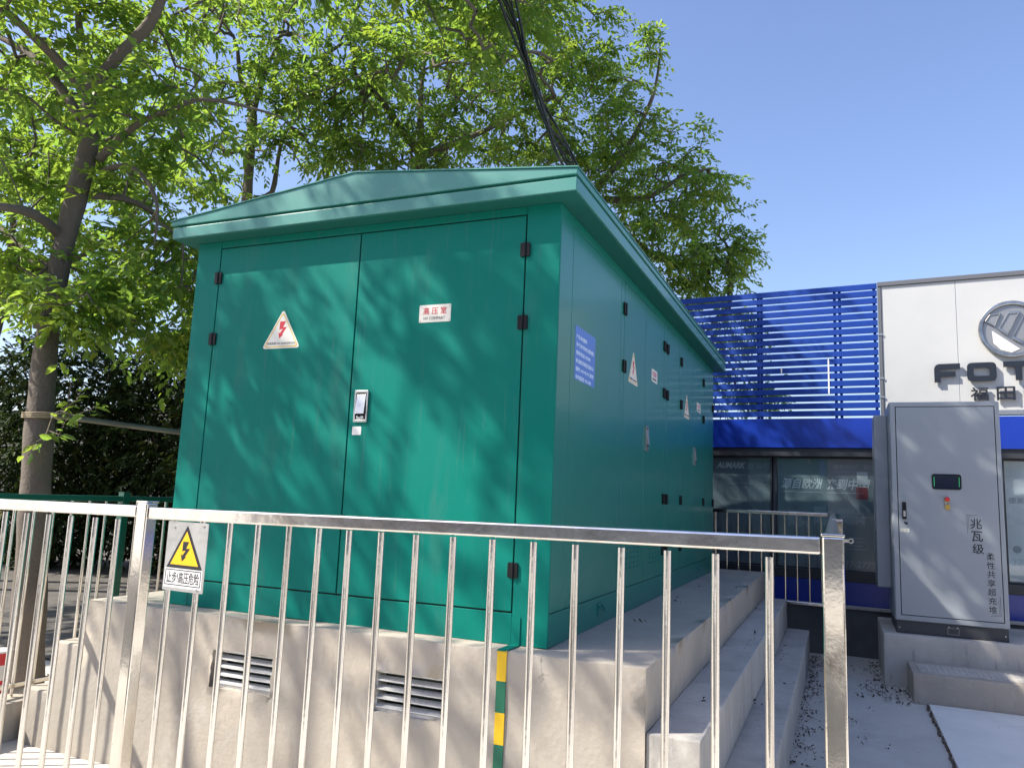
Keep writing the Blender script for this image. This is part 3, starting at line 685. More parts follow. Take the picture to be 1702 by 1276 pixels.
# back railing
fb = thing('steel_fence', 'thin steel railing behind the far end of the plinth, in front of the dark poster', 'fence', (.55, 6.22, G), 'steel railings round the cabinet')
BY = 6.22
post_mesh(-1.3, BY, .72, .0275, fb)
MB().box((-1.27, BY-.021, .680), (1.25, BY+.021, .722)).build('rail', M['steel'], fb, bevel=.005)
MB().box((-1.27, BY-.016, -.36), (1.25, BY+.016, -.325)).build('lower_rail', M['steel'], fb, bevel=.004)
b0 = bar_mesh('bar', (1.17, BY, -.326), (1.17, BY, .682), .0105, fb)
x = 1.17 - .136
while x > -1.25: dupmesh(b0, fb, (x-1.17, 0, 0)); x -= .136
# left railing with a green top rail, on the kerb
fl = thing('green_railing', 'railing with dark green top rail and green post beside the tree, behind the front fence', 'fence', (-3.75, 1, -.7))
LX = -3.75
MB().box((LX-.021, -1.66, .600), (LX+.021, 4.6, .642)).build('rail', M['green_rail'], fl, bevel=.005)
for yy in (.62, 2.9): post_mesh(LX, yy, .668, .030, fl, 'green_rail', -.70)
MB().box((LX-.016, -1.66, -.64), (LX+.016, 4.6, -.61)).build('lower_rail', M['steel'], fl, bevel=.004)
b1 = bar_mesh('bar', (LX, -1.52, -.70), (LX, -1.52, .601), .0105, fl)
y = -1.52 + .142
while y < 4.55:
    if min(abs(y-.62), abs(y-2.9)) > .05: dupmesh(b1, fl, (0, y+1.52, 0))
    y += .142
# danger sign wired to the front fence
SY = FY - .0125
dsg = thing('danger_sign', 'zinc danger sign with yellow bolt triangle wired to the front railing', 'sign', (-.74, SY, .38))
TD0 = fF(SY)
def TD(a, b_, d):    # the plate hangs a little skewed
    return (a, SY - d - .02*(a+.832), b_ + (a+.74)*(-.01))
q = MB(); na, nbk = 8, 8; A0, A1, B0, B1 = -.832, -.643, .381, .619
MB().prism(rounded(rect(A0, A1, B0, B1), .004, 2), TD, -.0012, .0008).build('plate', M['galv'], dsg)
MB().prism(rounded([(-.822, .459), (-.655, .459), (-.7385, .607)], .004, 2), TD, .0012, .0016).build('triangle', M['ink'], dsg)
MB().prism([(-.804, .4705), (-.673, .4705), (-.7385, .5865)], TD, .0018, .0022).build('triangle_field', M['yellow'], dsg)
MB().prism(bolt(-.757, -.718, .483, .551), TD, .0024, .0028).build('bolt_mark', M['ink'], dsg)
MB().prism(rect(-.827, -.652, .392, .4575), TD, .0009, .0013).build('text_band', M['signwhite'], dsg)
MB().ring(rect(-.8235, -.6565, .400, .454), rect(-.8205, -.6595, .403, .451), TD, .0014, .0017).build('text_frame', M['ink'], dsg)
text('lettering', '止步!高压危险', TD, -.815, -.664, .407, .447, M['ink'], dsg, d0=.0014, ext=.0004, offs=.008)
for (a, b_) in ((-.800, .597), (-.664, .607), (-.669, .391)):
    MB().prism(circle(a, b_, .0045, 10), TD, .0008, .004).build('rivet', M['satin'], dsg)

# ------------------------------------------------------------------ charging cabinet
cp = thing('charger_plinth', 'grey concrete plinth with a lower front step under the charging cabinet', 'plinth', (2.5, 5.5, G))
MB().box((1.755, 4.99, G-.05), (3.35, 6.28, -.425)).build('block', M['concrete_cool'], cp)
worn(cp.children[0], .06)
worn(MB().box((1.96, 4.32, G-.05), (3.15, 4.988, -.665)).build('step', M['concrete'], cp), .06)
MB().box((2.02, 4.40, -.667), (3.05, 4.80, -.655)).build('tread_plate', M['concrete_cool'], cp, bevel=.003)
for i in range(22):
    xx = 2.04 + i*.046
    MB().box((xx, 4.42, -.656), (xx+.026, 4.78, -.6515)).build('tread_rib', M['concrete_cool'], cp)
chg = thing('charging_cabinet', 'tall grey charging cabinet with small screen and vertical dark lettering', 'charging cabinet', (2.37, 5.5, -.425))
CY = 5.08; CX0, CX1 = 1.868, 2.862
MB().box((CX0+.014, CY+.02, -.423), (CX1-.014, 5.98, -.305)).build('base', M['grey_base'], chg, bevel=.003)
MB().box((CX0, CY+.012, -.305), (CX1, 6.0, 1.900)).build('body', M['grey'], chg, bevel=.018, segs=3)
TC = fF(CY)
MB().ring(rect(CX0+.012, CX1-.012, -.295, 1.890), rect(1.926, 2.818, -.249, 1.851), TC, -.013, .0).build('front_frame', M['grey'], chg, bevel=.003)
MB().prism(rect(1.925, 2.819, -.25, 1.852), TC, -.0118, -.0105).build('door_seal', M['black'], chg)
dr = MB().prism(rect(1.933, 2.811, -.242, 1.844), TC, -.0104, .001).build('door', M['grey'], chg, bevel=.003)
MB().box((1.735, 5.42, -.02), (1.867, 5.92, 1.80)).build('side_box', M['grey'], chg, bevel=.01)
MB().box((CX1-.14, CY+.2, 1.902), (CX1-.06, CY+.3, 1.915)).build('lifting_eye', M['black'], chg); MB().box((CX0+.30, CY+.2, 1.902), (CX0+.38, CY+.3, 1.915)).build('lifting_eye', M['black'], chg)
MB().ring(rounded(rect(2.243, 2.503, 1.010, 1.163), .028, 5), rounded(rect(2.256, 2.490, 1.021, 1.152), .022, 5), TC, .001, .008).build('screen_frame', M['black'], chg)
MB().prism(rounded(rect(2.256, 2.490, 1.021, 1.152), .022, 5), TC, .001, .004).build('screen', M['screen'], chg)
for (a0, a1) in ((2.2595, 2.2655), (2.4805, 2.4865)):
    MB().prism(rounded(rect(a0, a1, 1.038, 1.135), .002, 2), TC, .004, .006).build('light_strip', M['led'], chg)
es = MB().prism(circle(2.371, .910, .025, 16), TC, .001, .016).build('stop_base', M['yellow_paint'], chg)
MB().tube([TC(2.371, .913, .016), TC(2.371, .913, .030), TC(2.371, .913, .040)], [.018, .023, .017], n=16).build('stop_button', M['red'], chg)
MB().prism(rounded(rect(2.350, 2.394, .812, .860), .006, 2), TC, .001, .014).build('padlock', M['brass'], chg)
MB().tube([TC(2.358, .858, .008), TC(2.358, .885, .008), TC(2.386, .885, .008), TC(2.386, .858, .008)], .004, n=6).build('shackle', M['satin'], chg)
hd = MB().prism(rounded(rect(1.966, 2.002, .700, .872), .006, 2), TC, .001, .016).build('handle', M['black'], chg)
MB().prism(rounded(rect(1.974, 1.994, .725, .785), .004, 2), TC, .016, .020).build('lock', M['satin'], hd)
MB().tube([TC(1.985, .668, .001), TC(1.995, .655, .012), TC(2.012, .663, .012)], .008, n=8).build('key_cover', M['black'], chg)
MB().prism(rect(1.943, 2.024, .572, .606), TC, .001, .002).build('sticker', M['cream'], chg)
for (a, b_, w_) in ((1.95, .592, .03), (1.985, .592, .03), (1.95, .580, .03), (1.985, .580, .02)):
    MB().prism(rect(a, a+w_, b_, b_+.004), TC, .002, .0025).build('print', M['ink'], chg)
for ch, (a, b_) in zip('兆瓦级', ((2.613, .682), (2.617, .562), (2.622, .442))):
    text('lettering', ch, TC, a-.050, a+.050, b_-.050, b_+.050, M['ink'], chg, d0=.001, ext=.0006, offs=.012)
for i, ch in enumerate('柔性共享超充堆'):
    text('lettering', ch, TC, 2.722-.034, 2.722+.034, .372-.0835*i-.034, .372-.0835*i+.034, M['ink'], chg, d0=.001, ext=.0006, offs=.008)
def lines(pts, w_=.003):
    for (p, q) in zip(pts[:-1], pts[1:]):
        MB().prism(rect(min(p[0], q[0])-w_/2, max(p[0], q[0])+w_/2, min(p[1], q[1])-w_/2, max(p[1], q[1])+w_/2), TC, .001, .0015).build('corner_mark', M['ink'], chg)
lines([(2.626, .765), (2.537, .765), (2.537, .587)]); lines([(2.610, .752), (2.550, .752), (2.550, .62)], .002)
lines([(2.700, -.185), (2.788, -.185), (2.788, -.004)]); lines([(2.715, -.172), (2.775, -.172), (2.775, -.04)], .002)
TB = fF(CY+.02)
MB().ring(rect(2.33, 2.435, -.400, -.335), rect(2.337, 2.428, -.393, -.342), TB, 0, .002).build('rating_plate', M['trim_grey'], chg)
for (a, b_) in ((1.91, -.37), (2.82, -.37), (2.345, -.33), (2.42, -.33)):
    MB().prism(circle(a, b_, .006, 8), TB, 0, .006).build('screw', M['satin'], chg)

# ------------------------------------------------------------------ bollard at the left edge
bo = thing('bollard', 'red and white striped bollard at the left edge behind the front railing', 'bollard', (-3.99, -.06, G))
def band(z0, z1, m, r=.085):
    MB().tube([(-3.99, -.06, z0), (-3.99, -.06, z1)], r, n=24).build('band', M[m], bo)
band(G, -.78, 'bollard_white'); band(-.78, -.62, 'bollard_red'); band(-.62, -.52, 'bollard_white'); band(-.52, -.44, 'bollard_red')
MB().tube([(-3.99, -.06, -.44), (-3.99, -.06, -.428)], .088, n=24).build('rim', M['bollard_white'], bo)

# ------------------------------------------------------------------ trees
def at(px, py, dep):
    """a point of the place: distance along the view and its bearing, read once from the photo"""
    return CAM_C + dep*(CAM_R*((px-851)/FPX) - CAM_U*((py-638)/FPX) + CAM_F)

def leaf_mesh(name, O, D, LEN, rng, K, size, mats, parent, droop=.35, loc=Vector((0,0,0)), spread=.9, tint0=0.0, twig=True):
    n = len(O); allv = []; tints = []
    zup = np.array([0, 0, 1.0])
    sidev = np.cross(D, zup); sn = np.linalg.norm(sidev, axis=1, keepdims=True); sidev = np.where(sn > .05, sidev/np.maximum(sn, 1e-6), np.array([1.0, 0, 0]))
    base_t = rng.random(n); base_t = np.where(rng.random(n) < .05, 1.45, base_t)
    for k in range(K):
        t = (k+.6)/K
        c = O + D*(LEN*t)[:, None] - zup*(LEN*droop*t*t)[:, None] + rng.normal(0, .012, (n, 3))
        sg = 1.0 if k % 2 else -1.0
        ax = D*rng.uniform(.35, .8, n)[:, None] + sidev*(sg*rng.uniform(.5, 1.0, n)*spread)[:, None] - zup*rng.uniform(.05, .75, n)[:, None] + rng.normal(0, .22, (n, 3))
        ax /= np.linalg.norm(ax, axis=1, keepdims=True)
        up = zup + rng.normal(0, .45, (n, 3)); wd = np.cross(ax, up); wd /= np.maximum(np.linalg.norm(wd, axis=1, keepdims=True), 1e-6)
        nr = np.cross(wd, ax)
        ll = size*rng.uniform(.6, 1.35, n)[:, None]; hw = ll*rng.uniform(.17, .25, n)[:, None]; fold = hw*.35
        v = np.stack([c, c+ax*ll*.30-wd*hw+nr*fold, c+ax*ll*.70-wd*hw*.8+nr*fold*.6, c+ax*ll-nr*ll*.10, c+ax*ll*.70+wd*hw*.8+nr*fold*.6, c+ax*ll*.30+wd*hw+nr*fold], axis=1)
        allv.append(v.reshape(-1, 3)); tints.append(np.repeat(np.clip(base_t*.75 + rng.random(n)*.35 + tint0, 0, 1.3), 6))
    V = np.concatenate(allv); TN = np.concatenate(tints); nl = len(V)//6
    F = (np.arange(nl)*6)[:, None, None] + np.array([[0, 1, 2, 3], [0, 3, 4, 5]])[None]
    F = F.reshape(-1, 4)
    if loc is not None: V = V - np.array(loc)
    me = bpy.data.meshes.new(name)
    me.vertices.add(len(V)); me.vertices.foreach_set('co', V.ravel())
    me.loops.add(len(F)*4); me.loops.foreach_set('vertex_index', F.ravel().astype(np.int32))
    me.polygons.add(len(F)); me.polygons.foreach_set('loop_start', np.arange(len(F), dtype=np.int32)*4); me.polygons.foreach_set('loop_total', np.full(len(F), 4, dtype=np.int32))
    a = me.attributes.new('tint', 'FLOAT', 'POINT'); a.data.foreach_set('value', TN.astype(np.float32))
    me.materials.append(mats); me.update(calc_edges=True)
    o = bpy.data.objects.new(name, me); COL.objects.link(o); o.parent = parent
    o['kind'] = 'stuff'
    return o

def tree(label, base, limbs, blobs, seed, group='street trees behind the cabinet', per=3.0, size=.085, K=12, leafm='leaf', name='street_tree', tint0=0.0, dens=1.0, bough_r=.0055):
    """limbs: list of (points, radii), first is the trunk. blobs: (centre, radius, flatten, number of boughs)"""
    rng = np.random.default_rng(seed)
    t = thing(name, label, 'tree', base, group)
    trunk = MB(); nodes = []; par = []
    for li, (pts, rads) in enumerate(limbs):
        P = [Vector(p) for p in pts]; fine = []; fr_ = []
        for i in range(len(P)-1):
            p0 = P[max(i-1, 0)]; p1 = P[i]; p2 = P[i+1]; p3 = P[min(i+2, len(P)-1)]
            st = max(2, int((p2-p1).length/.16))
            for j in range(st):
                s = j/st
                q = .5*((2*p1) + (p2-p0)*s + (2*p0-5*p1+4*p2-p3)*s*s + (3*p1-p0-3*p2+p3)*s**3)
                fine.append(q); fr_.append(rads[i]+(rads[i+1]-rads[i])*s)
        fine.append(P[-1]); fr_.append(rads[-1])
        fr_ = [r*(1+.05*math.sin(i*1.7+li)+.03*math.sin(i*.63)) for i, r in enumerate(fr_)]
        trunk.tube(fine, fr_, n=14 if li == 0 else 9)
        lo = 0.45 if li == 0 else 0.15
        for i, q in enumerate(fine):
            if i > lo*len(fine) and i % 2 == 0: nodes.append(np.array(q)); par.append(-1)
    nfix = len(nodes)
    tg_ = []
    for (c, r, fl_, nb_) in blobs:
        c = np.array(c)
        d = rng.normal(0, 1, (nb_, 3)); d /= np.linalg.norm(d, axis=1, keepdims=True)
        rr = rng.random(nb_)**.45
        lump = 1 + .22*np.sin(d[:, 0]*5+c[0]) * np.cos(d[:, 2]*6+c[1])
        tg_.append(c + d*(r*rr*lump)[:, None]*np.array([1, 1, fl_]))
    tg_ = np.concatenate(tg_)
    NP = np.array(nodes)
    d0 = np.min(np.linalg.norm(tg_[:, None]-NP[None], axis=2), axis=1); order = np.argsort(d0)
    tips = []
    cap = nfix + len(tg_)*4 + 10
    buf = np.empty((cap, 3)); buf[:nfix] = NP; cnt = nfix; depth = np.zeros(cap)
    for ti in order:
        T_ = tg_[ti]; dd = np.linalg.norm(buf[:cnt]-T_, axis=1) + .10*depth[:cnt]
        j = int(np.argmin(dd)); A = buf[j].copy(); L_ = np.linalg.norm(T_-A)
        st = 3 if L_ > .5 else 2
        prev = j; mid = (A+T_)/2 + rng.normal(0, .07*L_, 3) + np.array([0, 0, .10*L_])
        for s in range(1, st+1):
            u = s/st; q = A*(1-u)**2 + mid*2*u*(1-u) + T_*u*u
            buf[cnt] = q; par.append(prev); depth[cnt] = depth[j] + L_*u; prev = cnt; cnt += 1
        tips.append(prev)
    par = np.array(par[:cnt]); num = np.zeros(cnt); num[tips] = 1
    for i in range(cnt-1, nfix-1, -1): num[par[i]] += num[i]
    R_ = bough_r*np.maximum(num, 1)**.52
    for i in range(nfix, cnt):
        p = par[i]; rp = R_[p] if p >= nfix else R_[i]*1.15
        trunk.tube([buf[p], buf[i]], [min(rp, R_[i]*1.5), R_[i]], n=5, cap=False)
    trunk.build('trunk', M['bark'], t)
    # leaf sprays from tips and the outer boughs
    idx = np.array([i for i in range(nfix, cnt) if num[i] <= 6]); 
    reps = rng.poisson(per*dens, len(idx)); reps[np.isin(idx, tips)] += 1
    src = np.repeat(idx, reps); n = len(src)
    dirp = buf[src] - buf[np.maximum(par[src], 0)]; dirp /= np.maximum(np.linalg.norm(dirp, axis=1, keepdims=True), 1e-6)
    D = dirp*.7 + rng.normal(0, .6, (n, 3)); D[:, 2] *= .6; D[:, 2] += .05
    D /= np.linalg.norm(D, axis=1, keepdims=True)
    f = rng.random(n)[:, None]
    O = buf[src]*(1-f*.5) + buf[np.maximum(par[src], 0)]*f*.5
    LEN = rng.uniform(.22, .48, n)
    leaf_mesh('crown', O, D, LEN, rng, K, size, M[leafm], t, loc=Vector(base), tint0=tint0)
    return t

def px(*a): return [at(*q) for q in a]
# nearest tree at the left
z7 = 1/1.0
T1b = Vector((-4.64, .66, G))
trunk1 = [T1b] + px((58,830,6.3),(74,600,6.5),(92,480,6.62),(108,400,6.68),(131,310,6.76),(147,245,6.82),(148,180,6.88),(150,150,6.9))
l1 = [(trunk1, [.132,.117,.095,.084,.084,.088,.082,.066,.054])]
l1 += [(px((150,150,6.9),(200,90,6.85),(245,45,6.8),(268,0,6.75),(292,-70,6.7),(330,-170,6.8),(360,-300,7.0)), [.055,.052,.048,.044,.040,.03,.02]),
       (px((150,150,6.9),(138,100,7.0),(131,40,7.1),(126,-40,7.2),(120,-160,7.3)), [.040,.034,.030,.026,.018]),
       (px((147,165,6.9),(110,115,6.8),(60,65,6.6),(10,20,6.4),(-60,-30,6.2),(-160,-90,6.0)), [.045,.040,.036,.032,.028,.02]),
       (px((136,200,6.85),(100,145,7.0),(55,95,7.2),(0,62,7.4),(-80,20,7.6)), [.045,.038,.034,.030,.022]),
       (px((165,265,6.8),(200,230,6.7),(240,200,6.6),(285,185,6.5),(330,165,6.5),(400,175,6.5),(470,195,6.6)), [.040,.032,.028,.024,.020,.014,.008]),
       (px((170,285,6.8),(215,275,6.6),(250,310,6.5),(262,350,6.4),(257,405,6.4)), [.028,.022,.018,.014,.008]),
       (px((152,325,6.76),(205,330,6.9),(250,350,7.1),(288,386,7.3),(330,420,7.5)), [.034,.028,.024,.018,.012]),
       (px((105,395,6.68),(75,368,6.5),(40,350,6.3),(-10,342,6.1),(-90,330,6.0)), [.048,.042,.038,.034,.02]),
       (px((98,450,6.64),(50,428,6.9),(0,378,7.2),(-50,340,7.5)), [.046,.040,.034,.022]),
       (px((150,150,6.9),(185,105,7.1),(225,60,7.3),(260,40,7.5),(320,10,7.8)), [.03,.026,.022,.018,.012])]
tree('nearest street tree with a forking grey trunk at the left edge', T1b, l1,
     [(at(60,60,7.0), 1.5, .8, 44), (at(200,0,7.0), 1.2, .8, 36), (at(60,230,7.2), 1.1, .8, 32), (at(250,230,6.8), .8, .7, 26),
      (at(280,420,7.2), .65, .6, 26), (at(50,450,6.9), .9, .5, 46), (at(200,500,6.9), .8, .4, 40), (at(290,560,7.2), .5, .5, 18),
      (Vector((-4.7,.2,6.2)), 2.0, .7, 110), (Vector((-3.4,1.9,6.6)), 1.4, .6, 90), (Vector((-1.9,2.35,6.15)), 1.2, .9, 170), (Vector((-2.9,2.0,7.6)), 1.4, .6, 90), (at(120,520,6.4), .45, .5, 22), (Vector((-5.8,-.6,5.2)), 1.5, .8, 50), (Vector((-4.9,-1.2,4.0)), .9, .6, 26)], 11, per=1.55, size=.090)
# trees standing behind the cabinet
def tree_behind(label, base, fork, r0, blobs, seed, mids=(), **kw):
    base = Vector(base); fork = Vector(fork)
    lim = [([base, base.lerp(fork, .35)+Vector((.05,.03,0)), base.lerp(fork, .7)+Vector((-.04,.05,0)), fork], [r0, r0*.9, r0*.8, r0*.65])]
    for m_ in mids: lim.append((m_, list(np.linspace(r0*.5, r0*.07, len(m_)))))
    return tree(label, base, lim, blobs, seed, **kw)
f2 = at(420,190,11.5)
tree_behind('slim street tree whose pale trunk rises behind the cabinet roof on the left', (at(428,330,11.5).x, at(428,330,11.5).y, G), f2, .10,
    [(at(440,110,11.3), 1.7, .8, 70), (at(330,60,10.8), 1.4, .8, 50), (at(560,90,11.3), 1.4, .8, 50), (at(340,250,10.5), .9, .8, 26), (at(520,220,11.3), 1.0, .7, 34), (at(450,-160,11.5), 2.2, .8, 90)], 21,
    mids=[[f2, at(400,130,11.3), at(388,60,11.0), at(330,0,10.7)], [f2, at(440,120,11.6), at(470,50,11.7), at(480,-60,11.8)],
          [at(424,330,11.5), at(452,320,11.5), at(466,245,11.6), at(490,190,11.6), at(530,110,11.6)]], per=1.9, size=.088)
f3 = at(700,260,12)
tree_behind('broad street tree behind the middle of the cabinet roof', (at(700,330,12).x, at(700,330,12).y, G), f3, .14,
    [(at(650,150,11.8), 1.8, .8, 80), (at(780,120,11.8), 1.8, .8, 80), (at(880,60,12), 1.5, .8, 60), (at(760,250,11.8), 1.2, .6, 46), (at(620,250,11.6), 1.0, .6, 34), (at(740,-100,12), 2.3, .8, 110), (Vector((-3.6,4.6,6.7)), 1.15, .7, 46), (Vector((-2.7,4.5,6.3)), .7, .7, 14), (at(920,10,12.2), 1.0, .8, 26), (at(560,170,11.9), 1.2, .8, 40)], 31,
    mids=[[f3, at(650,190,11.9), at(600,110,11.7), at(560,20,11.6)], [f3, at(740,190,12), at(790,120,12), at(830,20,12)], [f3, at(700,150,12.2), at(715,40,12.3)], [f3, at(800,220,11.8), at(900,170,11.8)]], per=1.9, size=.088)
f4 = at(980,330,13)
tree_behind('street tree whose crown reaches out over the right end of the cabinet roof', (at(960,420,13).x, at(960,420,13).y, G), f4, .14,
    [(at(920,220,12.6), 1.4, .8, 60), (at(1000,290,12.6), 1.5, .8, 74), (at(1050,170,12.8), .62, 1.3, 26), (at(1110,280,12.8), .95, .8, 40), (at(1140,360,12.8), .95, .7, 44), (at(1180,430,13), .75, .5, 30), (at(1075,420,12.4), 1.0, .6, 44), (at(1235,410,13), .32, .6, 10), (at(1085,75,12.9), .2, 1.5, 6), (at(1150,470,12.8), .9, .35, 40), (at(1195,310,12.9), .35, .7, 10), (at(1190,560,13.3), .9, .8, 40), (at(1160,640,13.4), .9, .7, 34), (at(1260,650,13.5), .6, .5, 20), (at(960,120,12.6), .9, .8, 34)], 41,
    mids=[[f4, at(1040,250,12.9), at(1085,160,12.9), at(1098,80,12.9)], [f4, at(1070,330,12.8), at(1140,290,12.8), at(1190,280,12.9)], [f4, at(1080,420,12.8), at(1160,440,12.9), at(1240,415,13)], [f4, at(930,240,12.8), at(900,150,12.7)]], per=2.5, size=.088, tint0=-.05)
tree_behind('street tree at the far left whose crown merges with the nearest tree', (-11.2, 3.6, G), (-10.6, 3.9, 3.4), .13,
    [(Vector((-9.4,4.1,5.6)), 2.3, .8, 100), (Vector((-8.4,4.6,3.8)), 1.6, .6, 60), (Vector((-9.6,2.6,4.6)), 1.6, .7, 50)], 51,
    mids=[[Vector((-10.6,3.9,3.4)), Vector((-8.9,4.4,4.6)), Vector((-8.4,4.8,5.8))], [Vector((-10.6,3.9,3.4)), Vector((-9.9,3.4,4.8)), Vector((-10.2,2.9,6.0))]], per=4.0, size=.10)
# tree just outside the left of the picture that shades the doors
def sunward(x, z, t, y=0.0): return Vector((x, y, z)) + Vector((-1.62, -1.05, 1.96))*t
tree_behind('street tree beyond the left edge of the picture that dapples the doors with shade', (-7.0, -4.0, G), (-6.8, -3.8, 3.8), .15,
    [(sunward(-.75, 1.85, 2.4), .36, .9, 20), (sunward(-.2, 1.2, 2.5), .34, .9, 16), (sunward(-.1, 1.85, 2.2), .38, .9, 18), (sunward(-2.2, 1.7, 2.3), .28, .9, 9), (sunward(-1.25, .5, 2.6), .26, .9, 6),
     (sunward(-2.2, .9, 2.4), .34, .9, 12), (sunward(-1.3, -.2, 2.7), .28, .9, 6), (sunward(-2.35, .05, 2.5), .28, .9, 7), (sunward(-1.9, 2.7, 2.3), .34, .9, 9), (sunward(.2, .2, 2.7), .3, .9, 8), (sunward(-.4, -.4, 2.8), .26, .9, 5), (sunward(-1.9, 1.3, 2.0), .75, .9, 7), (sunward(-.9, 1.0, 2.1), .6, .9, 4), (Vector((-8.2, -5.4, 6.8)), 1.6, .7, 30)], 61,
    mids=[[Vector((-6.8,-3.8,3.8)), Vector((-6.0,-3.2,5.2)), Vector((-4.9,-2.6,6.3))], [Vector((-6.8,-3.8,3.8)), Vector((-7.4,-4.6,5.4)), Vector((-8.0,-5.2,6.6))], [Vector((-6.8,-3.8,3.8)), Vector((-6.5,-3.0,4.5)), Vector((-6.0,-2.5,5.4))]], per=2.0, size=.080, bough_r=.006)
tree_behind('unseen tree added far beyond the left edge to keep the hedge in shade', (-13.2, 3.6, G), (-13.1, 3.6, 3.2), .15,  # out of view, added for its shade on the hedge
    [(Vector((-12.6,4.4,5.2)), 2.2, .8, 90), (Vector((-11.2,4.6,6.6)), 2.0, .8, 70), (Vector((-13.5,3.2,6.4)), 2.0, .8, 60)], 71, per=3.5, size=.12)
tree_behind('unseen tree added beyond the left edge to shade the ground before the hedge', (-10.6, -.6, G), (-10.5, -.5, 2.6), .14,  # out of view, added to shade the ground behind the left railing
    [(Vector((-10.4,-.2,4.4)), 1.7, .8, 70), (Vector((-9.2,1.0,4.6)), 1.4, .8, 50), (Vector((-11.6,1.2,4.8)), 1.7, .8, 60)], 73, per=3.5, size=.12)
# the other side of the street, seen only in the polished steel, the paint and the glass
for i, (x, y, lab) in enumerate(((-7.5, -13.5, 'street tree across the street, reflected at the left in the polished steel'), (8.5, -13.0, 'street tree across the street, reflected at the right in the polished steel'))):
    tree_behind(lab, (x, y, G), (x+.2, y, 2.2), .16, [(Vector((x, y, 4.2)), 2.6, .9, 60), (Vector((x+2.2, y-.4, 3.6)), 1.9, .8, 30), (Vector((x-2.1, y+.3, 3.4)), 1.9, .8, 30)], 81+i, group='street trees across the street', per=3.0, size=.2, K=8)
sb = thing('street_building', 'long plastered building across the street, seen only in reflections', 'building', (2, -22, G))
MB().box((-18, -26, G-.05), (34, -22, 6.5)).build('wall', M['brick'], sb)
MB().box((-18.2, -26.2, 6.5), (34.2, -21.8, 6.8)).build('roof', M['trim_grey'], sb)
wn0 = MB().box((-16.8, -22.0, .2), (-15, -21.94, 2.0)).build('window', M['glass_dark'], sb, loc=(-16.8, -22, .2))
for zz in (0, 3.0):
    for k in range(14):
        if k or zz: dupmesh(wn0, sb, (k*3.5, 0, zz))

# dark shrubs behind the railing at the left
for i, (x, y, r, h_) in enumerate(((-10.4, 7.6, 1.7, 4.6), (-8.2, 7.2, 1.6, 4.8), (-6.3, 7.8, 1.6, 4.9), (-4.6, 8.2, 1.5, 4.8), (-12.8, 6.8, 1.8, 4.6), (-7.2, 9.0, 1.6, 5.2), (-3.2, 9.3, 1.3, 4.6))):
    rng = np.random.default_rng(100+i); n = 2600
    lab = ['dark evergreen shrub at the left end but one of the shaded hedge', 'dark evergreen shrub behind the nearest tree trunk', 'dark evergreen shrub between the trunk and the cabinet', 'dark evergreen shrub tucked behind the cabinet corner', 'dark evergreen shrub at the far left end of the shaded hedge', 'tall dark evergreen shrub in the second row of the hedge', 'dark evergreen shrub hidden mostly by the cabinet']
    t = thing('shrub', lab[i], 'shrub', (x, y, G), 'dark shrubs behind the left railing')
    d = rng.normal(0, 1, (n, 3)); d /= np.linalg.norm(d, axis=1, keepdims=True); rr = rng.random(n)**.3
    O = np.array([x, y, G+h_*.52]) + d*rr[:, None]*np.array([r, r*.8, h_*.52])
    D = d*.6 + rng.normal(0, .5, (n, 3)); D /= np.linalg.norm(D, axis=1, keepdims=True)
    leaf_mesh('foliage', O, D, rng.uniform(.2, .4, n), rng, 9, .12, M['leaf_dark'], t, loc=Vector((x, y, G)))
    q = MB()
    for k in range(6):
        a = k*1.05; q.tube([(x+.1*math.cos(a), y+.1*math.sin(a), G), (x+.3*math.cos(a), y+.3*math.sin(a), G+h_*.4), (x+.7*r*math.cos(a), y+.5*r*math.sin(a), G+h_*.85)], [.04, .03, .012], n=6)
    q.build('stem', M['bark'], t)
bw = MB().box((-22, 10.6, G-.05), (-2.9, 10.85, 2.6)).build('glare_block_wall', M['wall_far'])  # added to block bright horizon showing through the hedge
tag(bw, 'dark wall added behind the shaded hedge at the left to block horizon glare', 'wall')

# ------------------------------------------------------------------ overhead cables, tied pole, litter
cbl = thing('cable_bundle', 'bundle of black overhead cables hanging down through the tree crowns', 'cables', at(890,130,9.5))
pa, pb_ = at(822,-60,6.6), at(962,300,9.4)
rc = random.Random(5)
for i in range(9):
    off = Vector((rc.uniform(-.08,.08), rc.uniform(-.03,.03), rc.uniform(-.07,.07))); pts = []
    sag = rc.uniform(.12, .30); ph = rc.uniform(0, 6)
    for k in range(25):
        t_ = k/24; p = pa.lerp(pb_, t_) + off*(1.2-.8*math.sin(PI*min(1, t_*1.3))) + Vector((.035*math.sin(8*t_+ph), .02*math.cos(9*t_+ph), .03*math.sin(11*t_+ph)))
        p.z -= sag*math.sin(PI*t_); pts.append(p)
    MB().tube(pts, rc.choice([.006, .008, .011, .014]), n=7).build('cable', M['cable'], cbl)
pl = MB(); p0, p1 = at(86,690,6.20), Vector((-3.6, 3.6, 1.20))
pl.tube([p0, p0.lerp(p1, .5)+Vector((0,0,-.03)), p1], [.022, .024, .024], n=10)
tag(pl.build('support_pole', M['pole_wood']), 'weathered thin pole tied to the nearest trunk and running behind the cabinet', 'pole')
rp = MB(); tc = at(69,690,6.42)
for k in range(4):
    pts = []
    for a in range(17):
        t_ = 2*PI*a/16; pts.append((tc.x + .140*math.cos(t_), tc.y + .140*math.sin(t_), tc.z + .02 - k*.013 + .01*math.sin(t_)))
    rp.tube(pts, .005, n=6)
rp.tube([at(88,690,6.2), at(105,705,6.15), at(118,688,6.15), at(100,682,6.2)], .004, n=6); rp.tube([at(86,694,6.2), at(80,712,6.18), at(74,728,6.2)], .004, n=6)
tag(rp.build('tie_rope', M['rope']), 'pale rope wound round the nearest trunk to hold the pole', 'rope')
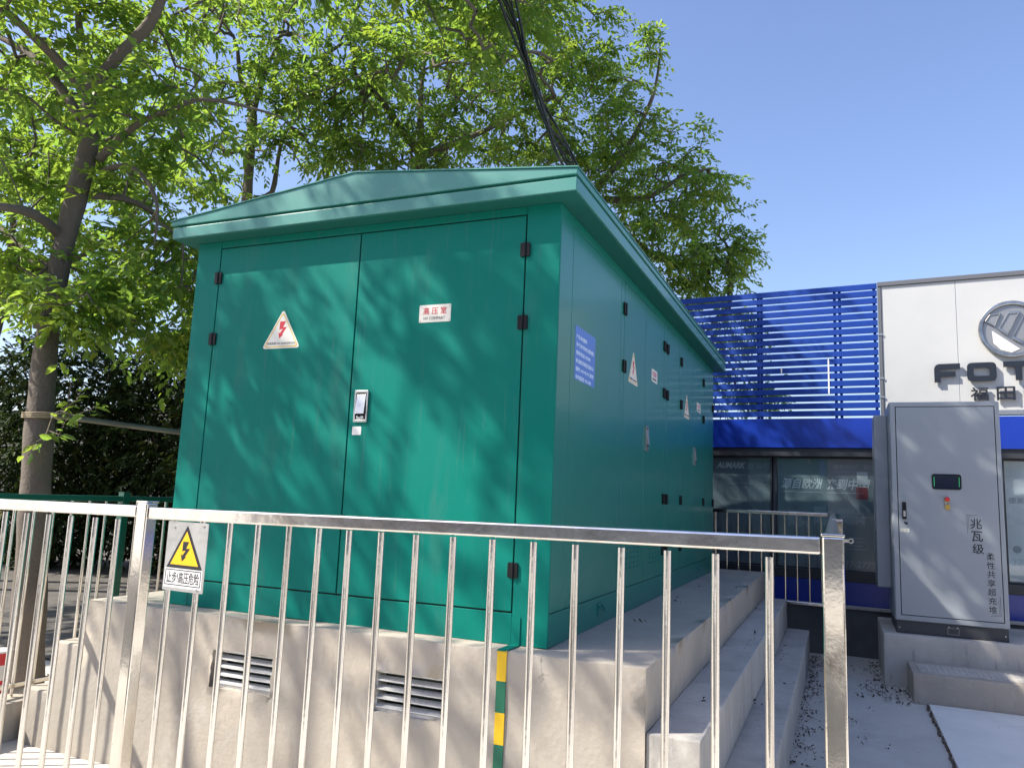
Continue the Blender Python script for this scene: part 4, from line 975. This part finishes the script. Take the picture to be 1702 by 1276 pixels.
# young shoots on the trunk
sh = thing('trunk_shoot', 'small leafy shoot sprouting from the nearest trunk above the pole', 'shoot', at(85,700,6.3))
q = MB(); tips = []
for pts in (px((84,690,6.3),(105,680,6.2),(128,665,6.15),(138,640,6.15)), px((100,685,6.2),(125,690,6.1),(150,680,6.1),(165,672,6.1)), px((82,716,6.3),(98,722,6.2),(108,700,6.2)), px((78,720,6.25),(66,732,6.2),(52,738,6.15)), px((108,690,6.2),(118,640,6.2),(112,622,6.2))):
    q.tube(pts, [.005]*(len(pts)-1)+[.002], n=5)
    tips += [(pts[i], pts[i+1]) for i in range(len(pts)-1)]
q.build('twig', M['bark'], sh)
rng = np.random.default_rng(5)
O = np.array([a for a, b_ in tips]); D = np.array([(b_-a).normalized() for a, b_ in tips])
lf = leaf_mesh('foliage', O, D, np.full(len(O), .16), rng, 4, .10, M['leaf'], sh, loc=sh.location)
# leaf litter along the foot of the steps and the charger plinth
rng = np.random.default_rng(9); n = 420
def scatter(n, x0, x1, y0, y1, z): return np.stack([rng.uniform(x0, x1, n), rng.uniform(y0, y1, n), np.full(n, z)+rng.uniform(.004, .02, n)], 1)
O = np.concatenate([np.stack([1.035+np.abs(rng.normal(0, .07, 170)), 6.2-6.5*rng.beta(.9, 1.6, 170), np.full(170, G+.022)], 1),
                    np.stack([1.75-np.abs(rng.normal(0, .08, 90)), rng.uniform(4.2, 6.2, 90), np.full(90, G+.025)], 1),
                    np.stack([1.95-np.abs(rng.normal(0, .07, 40)), rng.uniform(4.2, 5.0, 40), np.full(40, G+.025)], 1),
                    scatter(70, 1.0, 1.7, -1.5, 6.2, G+.015), scatter(6, .05, .5, .3, 5.8, .004), scatter(6, .57, .78, .3, 5.8, -.278), scatter(9, .80, 1.0, .3, 5.8, -.602), scatter(60, -7, -3.6, -1.5, 3, G+.01)])
D = rng.normal(0, 1, (len(O), 3)); D[:, 2] = 0; D /= np.linalg.norm(D, axis=1, keepdims=True)
lit = leaf_mesh('leaf_litter', O, D, np.full(len(O), .05), rng, 3, .027, M['litter'], None, droop=0, loc=None)
lit['label'] = 'dry leaves and twigs gathered along the foot of the steps'
# dirt strips in the slab joint
q = MB()
for k in range(60):
    y0 = -2 + k*.105; x0 = 2.066 + rg.uniform(-.012, .006)
    q.box((x0-.010, y0, G+.012), (x0+.008, y0+rg.uniform(.05, .11), G+.022+rg.uniform(0, .008)))
o = q.build('joint_dirt', M['litter']); o['kind'] = 'stuff'; o['label'] = 'dark dirt filling the joint beside the paving slabs'
